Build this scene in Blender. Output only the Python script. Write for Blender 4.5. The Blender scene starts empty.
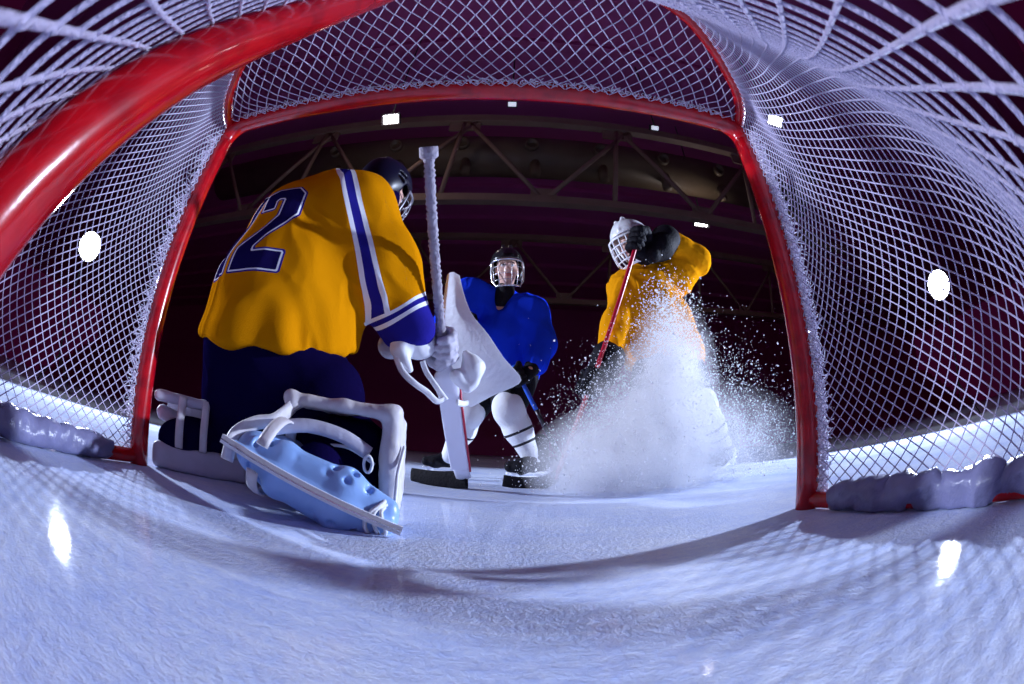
import bpy, math, random
import numpy as np
from mathutils import Vector, Matrix

random.seed(11)
rng = np.random.default_rng(11)
SC = bpy.context.scene
COL = SC.collection
A = lambda *a: np.array(a, float)


def unit(v):
    v = np.asarray(v, float)
    return v / (np.linalg.norm(v) + 1e-12)


# ------------------------------------------------------------------ materials
def mat(name, col, rough=0.6, metal=0.0, bump=0.0, bscale=60.0, var=0.0, vscale=8.0, vcol=None, spec=0.5, coat=0.0, sheen=0.0, bands=(), em=None):
    m = bpy.data.materials.new(name)
    m.use_nodes = True
    nt = m.node_tree
    N, L = nt.nodes, nt.links
    b = N['Principled BSDF']
    b.inputs['Roughness'].default_value = rough
    b.inputs['Metallic'].default_value = metal
    b.inputs['Specular IOR Level'].default_value = spec
    b.inputs['Coat Weight'].default_value = coat
    b.inputs['Sheen Weight'].default_value = sheen
    tc = N.new('ShaderNodeTexCoord')
    rgb = N.new('ShaderNodeRGB')
    rgb.outputs[0].default_value = (*col, 1)
    out = rgb.outputs[0]
    if var > 0:
        n = N.new('ShaderNodeTexNoise')
        n.inputs['Scale'].default_value = vscale
        n.inputs['Detail'].default_value = 6
        L.new(tc.outputs['Object'], n.inputs['Vector'])
        r = N.new('ShaderNodeValToRGB')
        r.color_ramp.elements[0].position = 0.42
        r.color_ramp.elements[1].position = 0.66
        L.new(n.outputs['Fac'], r.inputs['Fac'])
        mu = N.new('ShaderNodeMath')
        mu.operation = 'MULTIPLY'
        mu.inputs[1].default_value = var
        L.new(r.outputs[0], mu.inputs[0])
        mx = N.new('ShaderNodeMix')
        mx.data_type = 'RGBA'
        L.new(mu.outputs[0], mx.inputs[0])
        L.new(out, mx.inputs[6])
        mx.inputs[7].default_value = (*(vcol or tuple(c * .6 for c in col)), 1)
        out = mx.outputs[2]
    for attr, lo, hi, c in bands:
        at = N.new('ShaderNodeAttribute')
        at.attribute_name = attr
        g = N.new('ShaderNodeMath')
        g.operation = 'GREATER_THAN'
        g.inputs[1].default_value = lo
        l = N.new('ShaderNodeMath')
        l.operation = 'LESS_THAN'
        l.inputs[1].default_value = hi
        p = N.new('ShaderNodeMath')
        p.operation = 'MULTIPLY'
        L.new(at.outputs['Fac'], g.inputs[0])
        L.new(at.outputs['Fac'], l.inputs[0])
        L.new(g.outputs[0], p.inputs[0])
        L.new(l.outputs[0], p.inputs[1])
        mx = N.new('ShaderNodeMix')
        mx.data_type = 'RGBA'
        L.new(p.outputs[0], mx.inputs[0])
        L.new(out, mx.inputs[6])
        mx.inputs[7].default_value = (*c, 1)
        out = mx.outputs[2]
    L.new(out, b.inputs['Base Color'])
    if bump > 0:
        n = N.new('ShaderNodeTexNoise')
        n.inputs['Scale'].default_value = bscale
        n.inputs['Detail'].default_value = 4
        L.new(tc.outputs['Object'], n.inputs['Vector'])
        bp = N.new('ShaderNodeBump')
        bp.inputs['Strength'].default_value = bump
        bp.inputs['Distance'].default_value = 0.01
        L.new(n.outputs['Fac'], bp.inputs['Height'])
        L.new(bp.outputs[0], b.inputs['Normal'])
    if em:
        b.inputs['Emission Color'].default_value = (*em[0], 1)
        b.inputs['Emission Strength'].default_value = em[1]
    return m


NAVY = (.012, .008, .075)
ROYAL = (.022, .018, .24)
WHITE = (.82, .84, .9)
GOLD = (.62, .225, .002)
M = {}
M['red'] = mat('red_paint', (.52, .004, .010), .22, bump=.05, bscale=30, var=.5, vscale=24, vcol=(.12, .0, .006), coat=.5)
M['twine'] = mat('white_twine', (.58, .52, .70), .75, bump=.5, bscale=400)
M['lacing'] = mat('lacing_cord', (.82, .78, .90), .8)
M['vinyl'] = mat('silver_vinyl', (.22, .22, .38), .33, bump=.7, bscale=22, var=.5, vscale=9, vcol=(.09, .09, .17))
M['gold'] = mat('gold_cloth', (.74, .285, .005), .8, bump=.25, bscale=260, spec=.0)
M['goldnum'] = mat('gold_jersey_cloth', GOLD, .8, bump=.2, bscale=260, spec=.0, bands=[
    ('stripe', -.031, .031, WHITE), ('stripe', -.015, .015, ROYAL),
    ('cuff', -.5, .150, WHITE), ('cuff', .122, .138, ROYAL), ('cuff', -.5, .108, ROYAL),
    ('number', -.5, .011, ROYAL), ('number', -.5, .005, WHITE), ('number', -.5, -.001, NAVY)])
M['navy'] = mat('navy_cloth', (.005, .003, .032), .75, bump=.2, bscale=200, spec=.0)
M['blue'] = mat('blue_cloth', (.012, .05, .78), .75, bump=.2, bscale=260, spec=.0)
M['black'] = mat('black_shell', (.012, .012, .016), .25, coat=.4)
M['navyshell'] = mat('navy_helmet_shell', (.006, .005, .02), .35, spec=.3)
M['darkcage'] = mat('shaded_cage_wire', (.30, .30, .36), .4, .6)  # silver wire with its shade put into a darker colour
M['leather'] = mat('black_leather', (.006, .005, .009), .7, bump=.5, bscale=90, spec=.15)
M['white'] = mat('white_leather', (.80, .81, .86), .5, bump=.25, bscale=50, var=.25, vscale=7, vcol=(.55, .55, .66))
M['whitepl'] = mat('white_plastic', (.84, .85, .90), .3, coat=.3)
M['paddle'] = mat('white_painted_wood', (.78, .78, .90), .4)
M['tape'] = mat('grey_tape', (.36, .33, .40), .8, bump=1.0, bscale=45, var=.5, vscale=30, vcol=(.28, .25, .34))
M['blacktape'] = mat('black_tape', (.008, .007, .010), .8, bump=.6, bscale=60, spec=.12)
M['steel'] = mat('steel', (.75, .76, .80), .22, 1.0)
M['cage'] = mat('cage_wire', (.78, .78, .82), .25, .85)
M['whitecage'] = mat('white_cage_wire', (.82, .82, .86), .4)
M['skateblue'] = mat('pale_blue_shell', (.28, .47, .86), .35, bump=.15, bscale=30, coat=.2)
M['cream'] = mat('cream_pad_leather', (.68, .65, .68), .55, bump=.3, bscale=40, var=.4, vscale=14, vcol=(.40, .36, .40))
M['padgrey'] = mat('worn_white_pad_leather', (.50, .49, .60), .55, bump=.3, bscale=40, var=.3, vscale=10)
M['greyglove'] = mat('grey_glove_leather', (.48, .46, .56), .6, bump=.6, bscale=55, var=.4, vscale=25)
M['sock'] = mat('white_knit_sock', (.82, .83, .88), .85, bump=.4, bscale=180, bands=[('ring', .40, .445, (.012, .01, .02)), ('ring', .62, .665, (.012, .01, .02))])
M['skin'] = mat('skin', (.66, .40, .33), .5, bands=[('lip', .5, 9, (.50, .16, .16)), ('brow', .5, 9, (.10, .05, .03))])
M['eyewhite'] = mat('eyeball', (.8, .8, .82), .2, bands=[('iris', .5, 9, (.03, .03, .05))])
M['redshaft'] = mat('red_stick_shaft', (.42, .006, .03), .3, coat=.3)
M['blueshaft'] = mat('blue_stick_shaft', (.01, .10, .62), .3, coat=.3)
M['blackshaft'] = mat('black_stick_shaft', (.02, .018, .03), .35)
M['redline'] = mat('red_trim', (.50, .01, .05), .4)
M['steelgrey'] = mat('dim_steelwork', (.26, .17, .13), .7, var=.3, vscale=2)
M['duct'] = mat('galvanised_duct', (.15, .11, .07), .55, var=.3, vscale=1.5)
M['maroon'] = mat('dark_maroon_wall', (.62, .12, .42), .8)
M['darkstand'] = mat('dark_metal', (.03, .028, .035), .5)
M['snow'] = mat('snow_crystals', (.93, .94, .98), .6)


# ------------------------------------------------------------------ mesh helpers
class MB:
    def __init__(s):
        s.v, s.f, s.m, s.n = [], [], [], 0

    def add(s, v, f, mi=0):
        v = np.asarray(v, float).reshape(-1, 3)
        s.v.append(v)
        for q in f:
            s.f.append(tuple(int(i) + s.n for i in q))
            s.m.append(mi)
        s.n += len(v)
        return s

    def tube(s, path, r, n=8, closed=False, mi=0, flat=None, up=None, cap=True):
        P = np.asarray(path, float)
        k = len(P)
        r = np.broadcast_to(np.asarray(r, float), (k,))
        if closed:
            T = np.roll(P, -1, 0) - np.roll(P, 1, 0)
        else:
            T = np.gradient(P, axis=0)
        T = T / (np.linalg.norm(T, axis=1)[:, None] + 1e-12)
        u = np.asarray(up, float) if up is not None else (A(0, 0, 1) if abs(T[0][2]) < .9 else A(1, 0, 0))
        rings = []
        a = np.linspace(0, 2 * np.pi, n, endpoint=False) + np.pi / n
        for i in range(k):
            if up is not None:
                u = np.asarray(up, float)
            u = u - T[i] * (u @ T[i])
            u = unit(u)
            w = np.cross(T[i], u)
            fx, fy = (1, 1) if flat is None else flat
            rings.append(P[i] + r[i] * (np.cos(a)[:, None] * w * fx + np.sin(a)[:, None] * u * fy))
        V = np.concatenate(rings)
        F = []
        for i in range(k if closed else k - 1):
            j = (i + 1) % k
            for q in range(n):
                q2 = (q + 1) % n
                F.append((i * n + q, i * n + q2, j * n + q2, j * n + q))
        if cap and not closed:
            F.append(tuple(range(n))[::-1])
            F.append(tuple((k - 1) * n + q for q in range(n)))
        return s.add(V, F, mi)

    def box(s, c, half, R=None, mi=0):
        R = np.eye(3) if R is None else np.asarray(R, float)   # rows = axes
        V = [np.asarray(c, float) + (R.T @ (A(x, y, z) * half)) for x in (-1, 1) for y in (-1, 1) for z in (-1, 1)]
        F = [(0, 1, 3, 2), (4, 6, 7, 5), (0, 4, 5, 1), (2, 3, 7, 6), (0, 2, 6, 4), (1, 5, 7, 3)]
        return s.add(V, F, mi)

    def grid(s, G, thick=None, mi=0):
        """a sheet of points G[r][c]; with a thickness it becomes a closed slab"""
        G = np.asarray(G, float)
        r, c = G.shape[:2]
        du = np.gradient(G, axis=0)
        dv = np.gradient(G, axis=1)
        nn = np.cross(du, dv)
        nn /= np.linalg.norm(nn, axis=2)[..., None] + 1e-12
        idx = lambda i, j: i * c + j
        F = [(idx(i, j), idx(i, j + 1), idx(i + 1, j + 1), idx(i + 1, j)) for i in range(r - 1) for j in range(c - 1)]
        V = G.reshape(-1, 3)
        if thick:
            V2 = (G + nn * thick).reshape(-1, 3)
            o = r * c
            F2 = [tuple(o + i for i in q)[::-1] for q in F]
            rim = [idx(0, j) for j in range(c)] + [idx(i, c - 1) for i in range(1, r)] + [idx(r - 1, j) for j in range(c - 2, -1, -1)] + [idx(i, 0) for i in range(r - 2, 0, -1)]
            F3 = [(rim[k], o + rim[k], o + rim[(k + 1) % len(rim)], rim[(k + 1) % len(rim)]) for k in range(len(rim))]
            V = np.concatenate([V, V2])
            F = F + F2 + F3
        return s.add(V, F, mi)

    def build(s, name, mats, parent=None, smooth=True, attrs=None, bevel=0, sub=0):
        V = np.concatenate(s.v)
        o = mesh_obj(name, V, s.f, mats, parent, smooth, attrs, s.m)
        if bevel:
            b = o.modifiers.new('bevel', 'BEVEL')
            b.width = bevel
            b.segments = 2
            b.limit_method = 'ANGLE'
        if sub:
            b = o.modifiers.new('sub', 'SUBSURF')
            b.levels = b.render_levels = sub
        return o


def mesh_obj(name, V, F, mats, parent=None, smooth=True, attrs=None, mi=None):
    base = np.array(parent.get('_base', (0, 0, 0))) if parent is not None else A(0, 0, 0)
    me = bpy.data.meshes.new(name)
    me.from_pydata((np.asarray(V) - base).tolist(), [], F if isinstance(F, list) else F.tolist())
    for m in (mats if isinstance(mats, (list, tuple)) else [mats]):
        me.materials.append(M[m] if isinstance(m, str) else m)
    if mi is not None and len(set(mi)) > 1:
        me.polygons.foreach_set('material_index', mi)
    if smooth:
        me.polygons.foreach_set('use_smooth', [True] * len(me.polygons))
    for k, v in (attrs or {}).items():
        at = me.attributes.new(k, 'FLOAT', 'POINT')
        at.data.foreach_set('value', np.asarray(v, np.float32))
    me.update()
    o = bpy.data.objects.new(name, me)
    COL.objects.link(o)
    if parent is not None:
        o.parent = parent
        o['_base'] = base.tolist()
    return o


def tag(o, label=None, cat=None, group=None, kind=None):
    for k, v in (('label', label), ('category', cat), ('group', group), ('kind', kind)):
        if v:
            o[k] = v
    return o


def thing(name, label, cat, base=(0, 0, 0), group=None, kind=None):
    o = bpy.data.objects.new(name, None)
    COL.objects.link(o)
    o.location = base
    o.empty_display_size = .1
    o['_base'] = list(map(float, base))
    return tag(o, label, cat, group, kind)


# ------------------------------------------------------------------ signed distance modelling
def cap(a, b, ra, rb=None):
    a, b = np.asarray(a, float), np.asarray(b, float)
    rb = ra if rb is None else rb
    ab = b - a
    den = ab @ ab + 1e-12

    def f(P):
        t = np.clip(((P - a) @ ab) / den, 0, 1)
        return np.linalg.norm(P - a - t[:, None] * ab, axis=1) - (ra + (rb - ra) * t)
    return f


def chain(pts, rad, k=.02):
    return union([cap(pts[i], pts[i + 1], rad[i], rad[i + 1]) for i in range(len(pts) - 1)], k)


def frame(x=None, y=None, z=None):
    """rows = axes; the first given is kept, the second straightened"""
    if x is not None and z is not None:
        x = unit(x)
        z = unit(np.asarray(z, float) - x * (x @ np.asarray(z, float)))
        return np.array([x, np.cross(z, x), z])
    if x is not None and y is not None:
        x = unit(x)
        y = unit(np.asarray(y, float) - x * (x @ np.asarray(y, float)))
        return np.array([x, y, np.cross(x, y)])
    y = unit(y)
    z = unit(np.asarray(z, float) - y * (y @ np.asarray(z, float)))
    return np.array([np.cross(y, z), y, z])


def ell(c, r, R=None):
    c, r = np.asarray(c, float), np.asarray(r, float)

    def f(P):
        q = P - c
        if R is not None:
            q = q @ R.T
        k0 = np.linalg.norm(q / r, axis=1)
        k1 = np.linalg.norm(q / r ** 2, axis=1) + 1e-9
        return k0 * (k0 - 1) / k1
    return f


def rbox(c, h, R=None, rad=.01):
    c, h = np.asarray(c, float), np.asarray(h, float)

    def f(P):
        q = P - c
        if R is not None:
            q = q @ R.T
        q = np.abs(q) - (h - rad)
        return np.linalg.norm(np.maximum(q, 0), axis=1) + np.minimum(q.max(axis=1), 0) - rad
    return f


def plane(c, n):
    c, n = np.asarray(c, float), unit(n)
    return lambda P: (P - c) @ n


def squash(fn, c, ax, s):
    """stretch a shape by s along axis ax about c"""
    c, ax = np.asarray(c, float), unit(ax)
    return lambda P: fn(P + np.outer(((P - c) @ ax) * (1 / s - 1), ax))


def union(fs, k=.0):
    def f(P):
        d = fs[0](P)
        for g in fs[1:]:
            e = g(P)
            if k > 0:
                h = np.maximum(k - np.abs(d - e), 0) / k
                d = np.minimum(d, e) - h * h * k * .25
            else:
                d = np.minimum(d, e)
        return d
    return f


def sub(f, g, k=.004):
    def r(P):
        a, b = f(P), -g(P)
        h = np.maximum(k - np.abs(a - b), 0) / k
        return np.maximum(a, b) + h * h * k * .25
    return r


def inter(f, g, k=.004):
    return sub(f, lambda P: -g(P), k)


def shell(f, t):
    return lambda P: np.abs(f(P) + t) - t


_LAT = rng.random((64, 64, 64)).astype(np.float32)


def noise(P, s=1.0):
    """smooth value noise in -1..1"""
    q = np.asarray(P) * s
    i = np.floor(q).astype(int)
    f = q - i
    f = f * f * (3 - 2 * f)
    r = 0
    for dx in (0, 1):
        for dy in (0, 1):
            for dz in (0, 1):
                w = (f[:, 0] if dx else 1 - f[:, 0]) * (f[:, 1] if dy else 1 - f[:, 1]) * (f[:, 2] if dz else 1 - f[:, 2])
                r = r + w * _LAT[(i[:, 0] + dx) & 63, (i[:, 1] + dy) & 63, (i[:, 2] + dz) & 63]
    return r * 2 - 1


def nets(fn, lo, hi, h):
    """surface nets over a box, narrow band; returns verts, quads"""
    lo, hi = np.asarray(lo, float), np.asarray(hi, float)
    S = 5
    nb = np.maximum(1, np.ceil((hi - lo) / (h * S)).astype(int))
    n = nb * S + 1
    g = [np.arange(k) for k in nb]
    cx = np.stack(np.meshgrid(*g, indexing='ij'), -1).reshape(-1, 3)
    cen = lo + (cx + .5) * h * S
    d = fn(cen)
    near = np.abs(d) < h * S * 1.9
    F = np.repeat(np.repeat(np.repeat(np.where(d > 0, 1., -1.).reshape(nb), S, 0), S, 1), S, 2)
    F = np.pad(F, ((0, 1), (0, 1), (0, 1)), mode='edge')
    need = np.zeros(n, bool)
    for b in cx[near]:
        s = b * S
        need[s[0]:s[0] + S + 1, s[1]:s[1] + S + 1, s[2]:s[2] + S + 1] = True
    idx = np.argwhere(need)
    F[tuple(idx.T)] = fn(lo + idx * h)
    s = F < 0
    cnt = np.zeros(np.array(F.shape) - 1, int)
    for dx in (0, 1):
        for dy in (0, 1):
            for dz in (0, 1):
                cnt += s[dx:dx + cnt.shape[0], dy:dy + cnt.shape[1], dz:dz + cnt.shape[2]]
    act = (cnt > 0) & (cnt < 8)
    cells = np.argwhere(act)
    vid = -np.ones(act.shape, int)
    vid[tuple(cells.T)] = np.arange(len(cells))
    acc = np.zeros((len(cells), 3))
    num = np.zeros(len(cells))
    cor = [(x, y, z) for x in (0, 1) for y in (0, 1) for z in (0, 1)]
    for a in cor:
        for ax in range(3):
            if a[ax]:
                continue
            b = list(a)
            b[ax] = 1
            fa = F[tuple((cells + a).T)]
            fb = F[tuple((cells + b).T)]
            x = (fa < 0) != (fb < 0)
            t = fa / np.where(x, fa - fb, 1)
            p = np.tile(np.array(a, float), (len(cells), 1))
            p[:, ax] = t
            acc += p * x[:, None]
            num += x
    V = lo + (cells + acc / np.maximum(num, 1)[:, None]) * h
    Q = []
    for ax in range(3):
        u, v = (ax + 1) % 3, (ax + 2) % 3
        sl = [slice(None)] * 3
        sl2 = [slice(None)] * 3
        sl[ax] = slice(0, -1)
        sl2[ax] = slice(1, None)
        e = np.argwhere(s[tuple(sl)] != s[tuple(sl2)])
        e = e[(e[:, u] > 0) & (e[:, v] > 0) & (e[:, u] < F.shape[u] - 1) & (e[:, v] < F.shape[v] - 1)]
        c = []
        for du, dv in ((1, 1), (0, 1), (0, 0), (1, 0)):
            q = e.copy()
            q[:, u] -= du
            q[:, v] -= dv
            c.append(vid[tuple(q.T)])
        q = np.stack(c, 1)
        flip = ~s[tuple(e.T)]
        q[flip] = q[flip][:, ::-1]
        Q.append(q[(q >= 0).all(1)])
    return V, np.concatenate(Q)


def normals(V, Q):
    n = np.cross(V[Q[:, 2]] - V[Q[:, 0]], V[Q[:, 3]] - V[Q[:, 1]])
    r = np.zeros_like(V)
    for k in range(4):
        np.add.at(r, Q[:, k], n)
    return r / (np.linalg.norm(r, axis=1)[:, None] + 1e-12)


def relax(V, Q, it=2, w=.5):
    E = np.concatenate([Q[:, [0, 1]], Q[:, [1, 2]], Q[:, [2, 3]], Q[:, [3, 0]]])
    for _ in range(it):
        a = np.zeros_like(V)
        c = np.zeros(len(V))
        np.add.at(a, E[:, 0], V[E[:, 1]])
        np.add.at(a, E[:, 1], V[E[:, 0]])
        np.add.at(c, E[:, 0], 1)
        np.add.at(c, E[:, 1], 1)
        V = V * (1 - w) + w * a / np.maximum(c, 1)[:, None]
    return V


def blob(name, fn, lo, hi, h, m, parent=None, folds=None, attrs=None, it=2):
    """fn -> one continuous mesh; folds(V, N) -> displacement along the normal; attrs {name: f(V, N)}"""
    V, Q = nets(fn, lo, hi, h)
    V = relax(V, Q, it)
    N = normals(V, Q)
    if folds is not None:
        d = folds(V, N)
        V = V + N * d[:, None]
        V = relax(V, Q, 1, .4)
    at = {k: f(V, N) for k, f in (attrs or {}).items()}
    return mesh_obj(name, V, Q, m, parent, True, at)


def around(pts, pad):
    P = np.array(pts, float)
    return P.min(0) - pad, P.max(0) + pad


def cloth_folds(amp, dirs, s=9.0):
    """ridged creases that run along the axis dirs"""
    d = unit(dirs)

    def f(V, N):
        W = V - np.outer(V @ d, d) * .72
        W = W + .035 * np.stack([noise(V + 7, 6), noise(V + 19, 6), noise(V + 31, 6)], 1)
        a = noise(W, s)
        b = noise(W + 5.3, s * 2.1)
        return amp * ((1 - np.abs(a) * 2) * .8 + .35 * (1 - np.abs(b) * 2) - .3)
    return f


def smooth_path(P, n=24, closed=False):
    """Catmull-Rom through P"""
    P = np.asarray(P, float)
    k = len(P)
    out = []
    segs = k if closed else k - 1
    for i in range(segs):
        g = (lambda j: P[j % k]) if closed else (lambda j: P[min(max(j, 0), k - 1)])
        p0, p1, p2, p3 = g(i - 1), g(i), g(i + 1), g(i + 2)
        m = max(2, n // segs)
        for t in np.linspace(0, 1, m, endpoint=False):
            out.append(.5 * ((2 * p1) + (-p0 + p2) * t + (2 * p0 - 5 * p1 + 4 * p2 - p3) * t * t + (-p0 + 3 * p1 - 3 * p2 + p3) * t ** 3))
    if not closed:
        out.append(P[-1])
    return np.array(out)


# ------------------------------------------------------------------ camera: a 14 mm fisheye just inside the back of the net
CX, CYY, CZ, YAW, PITCH, ROLL, FPX = .157, -.809, .189, .012, .279, .031, 399.4
cd = bpy.data.cameras.new('camera')
cd.type = 'PANO'
try:
    cd.panorama_type = 'FISHEYE_EQUISOLID'
    hold = cd
except Exception:
    hold = cd.cycles
    hold.panorama_type = 'FISHEYE_EQUISOLID'
hold.fisheye_lens = FPX / 1024 * 36
hold.fisheye_fov = math.radians(220)
cd.sensor_fit = 'HORIZONTAL'
cd.sensor_width = 36
cd.clip_start = .01
cd.clip_end = 200
cam = bpy.data.objects.new('camera', cd)
COL.objects.link(cam)
cy_, sy_, cp_, sp_, cr_, sr_ = math.cos(YAW), math.sin(YAW), math.cos(PITCH), math.sin(PITCH), math.cos(ROLL), math.sin(ROLL)
fw = Vector((sy_ * cp_, cy_ * cp_, sp_))
rt = Vector((cy_, -sy_, 0))
up = rt.cross(fw)
r2 = rt * cr_ + up * sr_
u2 = -rt * sr_ + up * cr_
cam.matrix_world = Matrix(((r2.x, u2.x, -fw.x, CX), (r2.y, u2.y, -fw.y, CYY), (r2.z, u2.z, -fw.z, CZ), (0, 0, 0, 1)))
SC.camera = cam
cd.dof.use_dof = True
cd.dof.focus_distance = 1.7
cd.dof.aperture_fstop = 48

# ------------------------------------------------------------------ world and colour
w = bpy.data.worlds.new('arena_air')
SC.world = w
w.use_nodes = True
w.node_tree.nodes['Background'].inputs[0].default_value = (.022, .0012, .0115, 1)
w.node_tree.nodes['Background'].inputs[1].default_value = 1.0
SC.view_settings.view_transform = 'Standard'
SC.view_settings.look = 'None'
SC.view_settings.exposure = 0
SC.view_settings.gamma = 1
SC.view_settings.use_curve_mapping = False
SC.cycles.use_denoising = True
SC.cycles.max_bounces = 20
SC.cycles.diffuse_bounces = 4
SC.cycles.glossy_bounces = 3
SC.cycles.volume_bounces = 20
SC.cycles.transparent_max_bounces = 12

# ------------------------------------------------------------------ the ice
ice = bpy.data.materials.new('rink_ice')
ice.use_nodes = True
nt = ice.node_tree
N, L = nt.nodes, nt.links
b = N['Principled BSDF']
tc = N.new('ShaderNodeTexCoord')


def nz(scale, detail, vec=None, rough=.55):
    n = N.new('ShaderNodeTexNoise')
    n.inputs['Scale'].default_value = scale
    n.inputs['Detail'].default_value = detail
    n.inputs['Roughness'].default_value = rough
    L.new(vec or tc.outputs['Object'], n.inputs['Vector'])
    return n.outputs['Fac']


mp = N.new('ShaderNodeMapping')
mp.inputs['Rotation'].default_value = (0, 0, .55)
mp.inputs['Scale'].default_value = (2.2, 40, 1)
L.new(tc.outputs['Object'], mp.inputs['Vector'])
mp2 = N.new('ShaderNodeMapping')
mp2.inputs['Rotation'].default_value = (0, 0, -.12)
mp2.inputs['Scale'].default_value = (1.1, 26, 1)
L.new(tc.outputs['Object'], mp2.inputs['Vector'])
fine = nz(240, 4)
mid = nz(34, 5)
big = nz(3.2, 4)
sc1 = nz(1.6, 5, mp.outputs[0])
sc2 = nz(1.6, 5, mp2.outputs[0])


def ma(op, a, b_):
    m = N.new('ShaderNodeMath')
    m.operation = op
    for i, x in enumerate((a, b_)):
        if isinstance(x, (int, float)):
            m.inputs[i].default_value = x
        else:
            L.new(x, m.inputs[i])
    return m.outputs[0]


grain = nz(105, 4)
hgt = ma('ADD', ma('ADD', ma('MULTIPLY', fine, .4), ma('ADD', ma('MULTIPLY', grain, .8), ma('MULTIPLY', mid, .7))), ma('ADD', ma('MULTIPLY', sc1, .3), ma('MULTIPLY', sc2, .3)))
bp = N.new('ShaderNodeBump')
bp.inputs['Strength'].default_value = .42
bp.inputs['Distance'].default_value = .008
L.new(hgt, bp.inputs['Height'])
L.new(bp.outputs[0], b.inputs['Normal'])
ramp = N.new('ShaderNodeValToRGB')
ramp.color_ramp.elements[0].position = .36
ramp.color_ramp.elements[0].color = (.46, .57, .92, 1)
ramp.color_ramp.elements[1].position = .62
ramp.color_ramp.elements[1].color = (.78, .84, .98, 1)
L.new(ma('ADD', ma('MULTIPLY', big, .4), ma('ADD', ma('MULTIPLY', sc1, .2), ma('ADD', ma('MULTIPLY', mid, .2), ma('MULTIPLY', grain, .2)))), ramp.inputs['Fac'])
L.new(ramp.outputs[0], b.inputs['Base Color'])
b.inputs['Specular IOR Level'].default_value = .0
b.inputs['Coat Weight'].default_value = .35
b.inputs['Coat Roughness'].default_value = .06
bp2 = N.new('ShaderNodeBump')
bp2.inputs['Strength'].default_value = .035
bp2.inputs['Distance'].default_value = .006
L.new(mid, bp2.inputs['Height'])
L.new(bp2.outputs[0], b.inputs['Coat Normal'])
rr = N.new('ShaderNodeMapRange')
rr.inputs['To Min'].default_value = .3
rr.inputs['To Max'].default_value = .5
L.new(mid, rr.inputs['Value'])
L.new(rr.outputs[0], b.inputs['Roughness'])
mb = MB()
mb.add([(-75, -14, 0), (75, -14, 0), (75, 40, 0), (-75, 40, 0)], [(0, 1, 2, 3)])
fl = mb.build('floor', [ice], smooth=False)
tag(fl, 'frosted blue white rink ice scratched by skates', 'ice', kind='structure')

# ------------------------------------------------------------------ the dark hall behind
mb = MB()
for k in range(9):
    y0 = 27 + k * 1.1
    mb.box((0, y0 + .55, .6 + k * .42), (75, .55, .6 + k * .42))
    mb.box((0, y0 + .1, 1.25 + k * .84), (75, .05, .18))
mb.box((0, 38.3, 7.5), (75, .2, 7.5))
tag(mb.build('wall_back', 'maroon', smooth=False), 'dark rows of empty stands at the far end of the hall', 'wall', kind='structure')
mb = MB()
mb.box((0, 24.5, .55), (75, .08, .55))
tag(mb.build('trim_1', 'maroon', smooth=False), 'dim rink boards along the far edge of the ice', 'rink boards', kind='structure')
mb = MB()
mb.box((0, 16, 15.2), (75, 24, .15))
for k in range(14):
    mb.box((0, -6 + k * 3.4, 14.9), (75, .12, .15))
tag(mb.build('ceiling', 'maroon', smooth=False), 'dark roof deck with purlins high over the ice', 'ceiling', kind='structure')


def truss(y, zb, zt, x0, x1, bay, label, ph=0):
    t = thing('roof_truss', label, 'roof truss', (0, y, zb), 'roof trusses over the rink')
    m = MB()
    m.box((0, y, zt), (x1, .14, .16))
    m.build('top_chord', 'steelgrey', t, smooth=False)
    m = MB()
    m.box((0, y, zb), (x1, .14, .13))
    m.build('bottom_chord', 'steelgrey', t, smooth=False)
    k = 0
    x = x0 + ph
    while x < x1:
        for dx in (-bay / 2, -bay * .09, bay / 2):
            m = MB()
            m.tube([(x + (bay * .1 if dx < -bay * .3 else 0), y, zt), (x + dx, y, zb)], .085, 6)
            m.build('web_member', 'steelgrey', t)
        for gx, gz, gw, gh in ((x, zt - .28, .55, .32), (x + bay / 2, zb + .22, .4, .26)):
            m = MB()
            m.box((gx, y, gz), (gw, .03, gh))
            m.build('gusset_plate', 'steelgrey', t, smooth=False)
        x += bay


truss(9, 7.45, 11.15, -13.4, 14, 5.4, 'nearest long steel roof truss crossing just below the crossbar', 1.0)
truss(17.5, 7.6, 11.2, -16, 17, 5.4, 'farther dim steel roof truss seen between the members of the first')


def lathe(mb, c, prof, axis=(0, 0, 1), n=20, mi=0):
    R = frame(z=axis, x=(1, 0, 0) if abs(axis[0]) < .9 else (0, 1, 0)) if False else None
    z = unit(axis)
    x = unit(np.cross(z, A(0, 1, 0) if abs(z[1]) < .9 else A(1, 0, 0)))
    y = np.cross(z, x)
    V, F = [], []
    for r, h in prof:
        for k in range(n):
            a = 2 * np.pi * k / n
            V.append(np.asarray(c) + x * r * np.cos(a) + y * r * np.sin(a) + z * h)
    for i in range(len(prof) - 1):
        for k in range(n):
            k2 = (k + 1) % n
            F.append((i * n + k, i * n + k2, (i + 1) * n + k2, (i + 1) * n + k))
    F.append(tuple(range(n))[::-1])
    F.append(tuple((len(prof) - 1) * n + k for k in range(n)))
    return mb.add(V, F, mi)


d = thing('air_duct', 'long round ventilation duct with nozzles hung behind the nearest roof truss', 'air duct', (0, 11, 11))
m = MB()
m.tube([(-14, 11, 11.1), (14, 11, 11.1)], .85, 24)
m.build('duct_pipe', 'duct', d)
for x in (-7, -4.4, -1.8, .8, 3.4, 6.0, 8.6):
    m = MB()
    lathe(m, (x, 10.2, 11.0), [(.26, 0), (.26, .22), (.18, .22), (.18, .02)], (0, -1, -.15), 18)
    m.build('duct_nozzle', 'duct', d)
    m = MB()
    lathe(m, (x + .15, 10.6, 10.35), [(.2, .2), (.2, -.5), (.1, -.55)], (0, 0, 1), 14)
    m.build('drop_outlet', 'duct', d)


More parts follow.
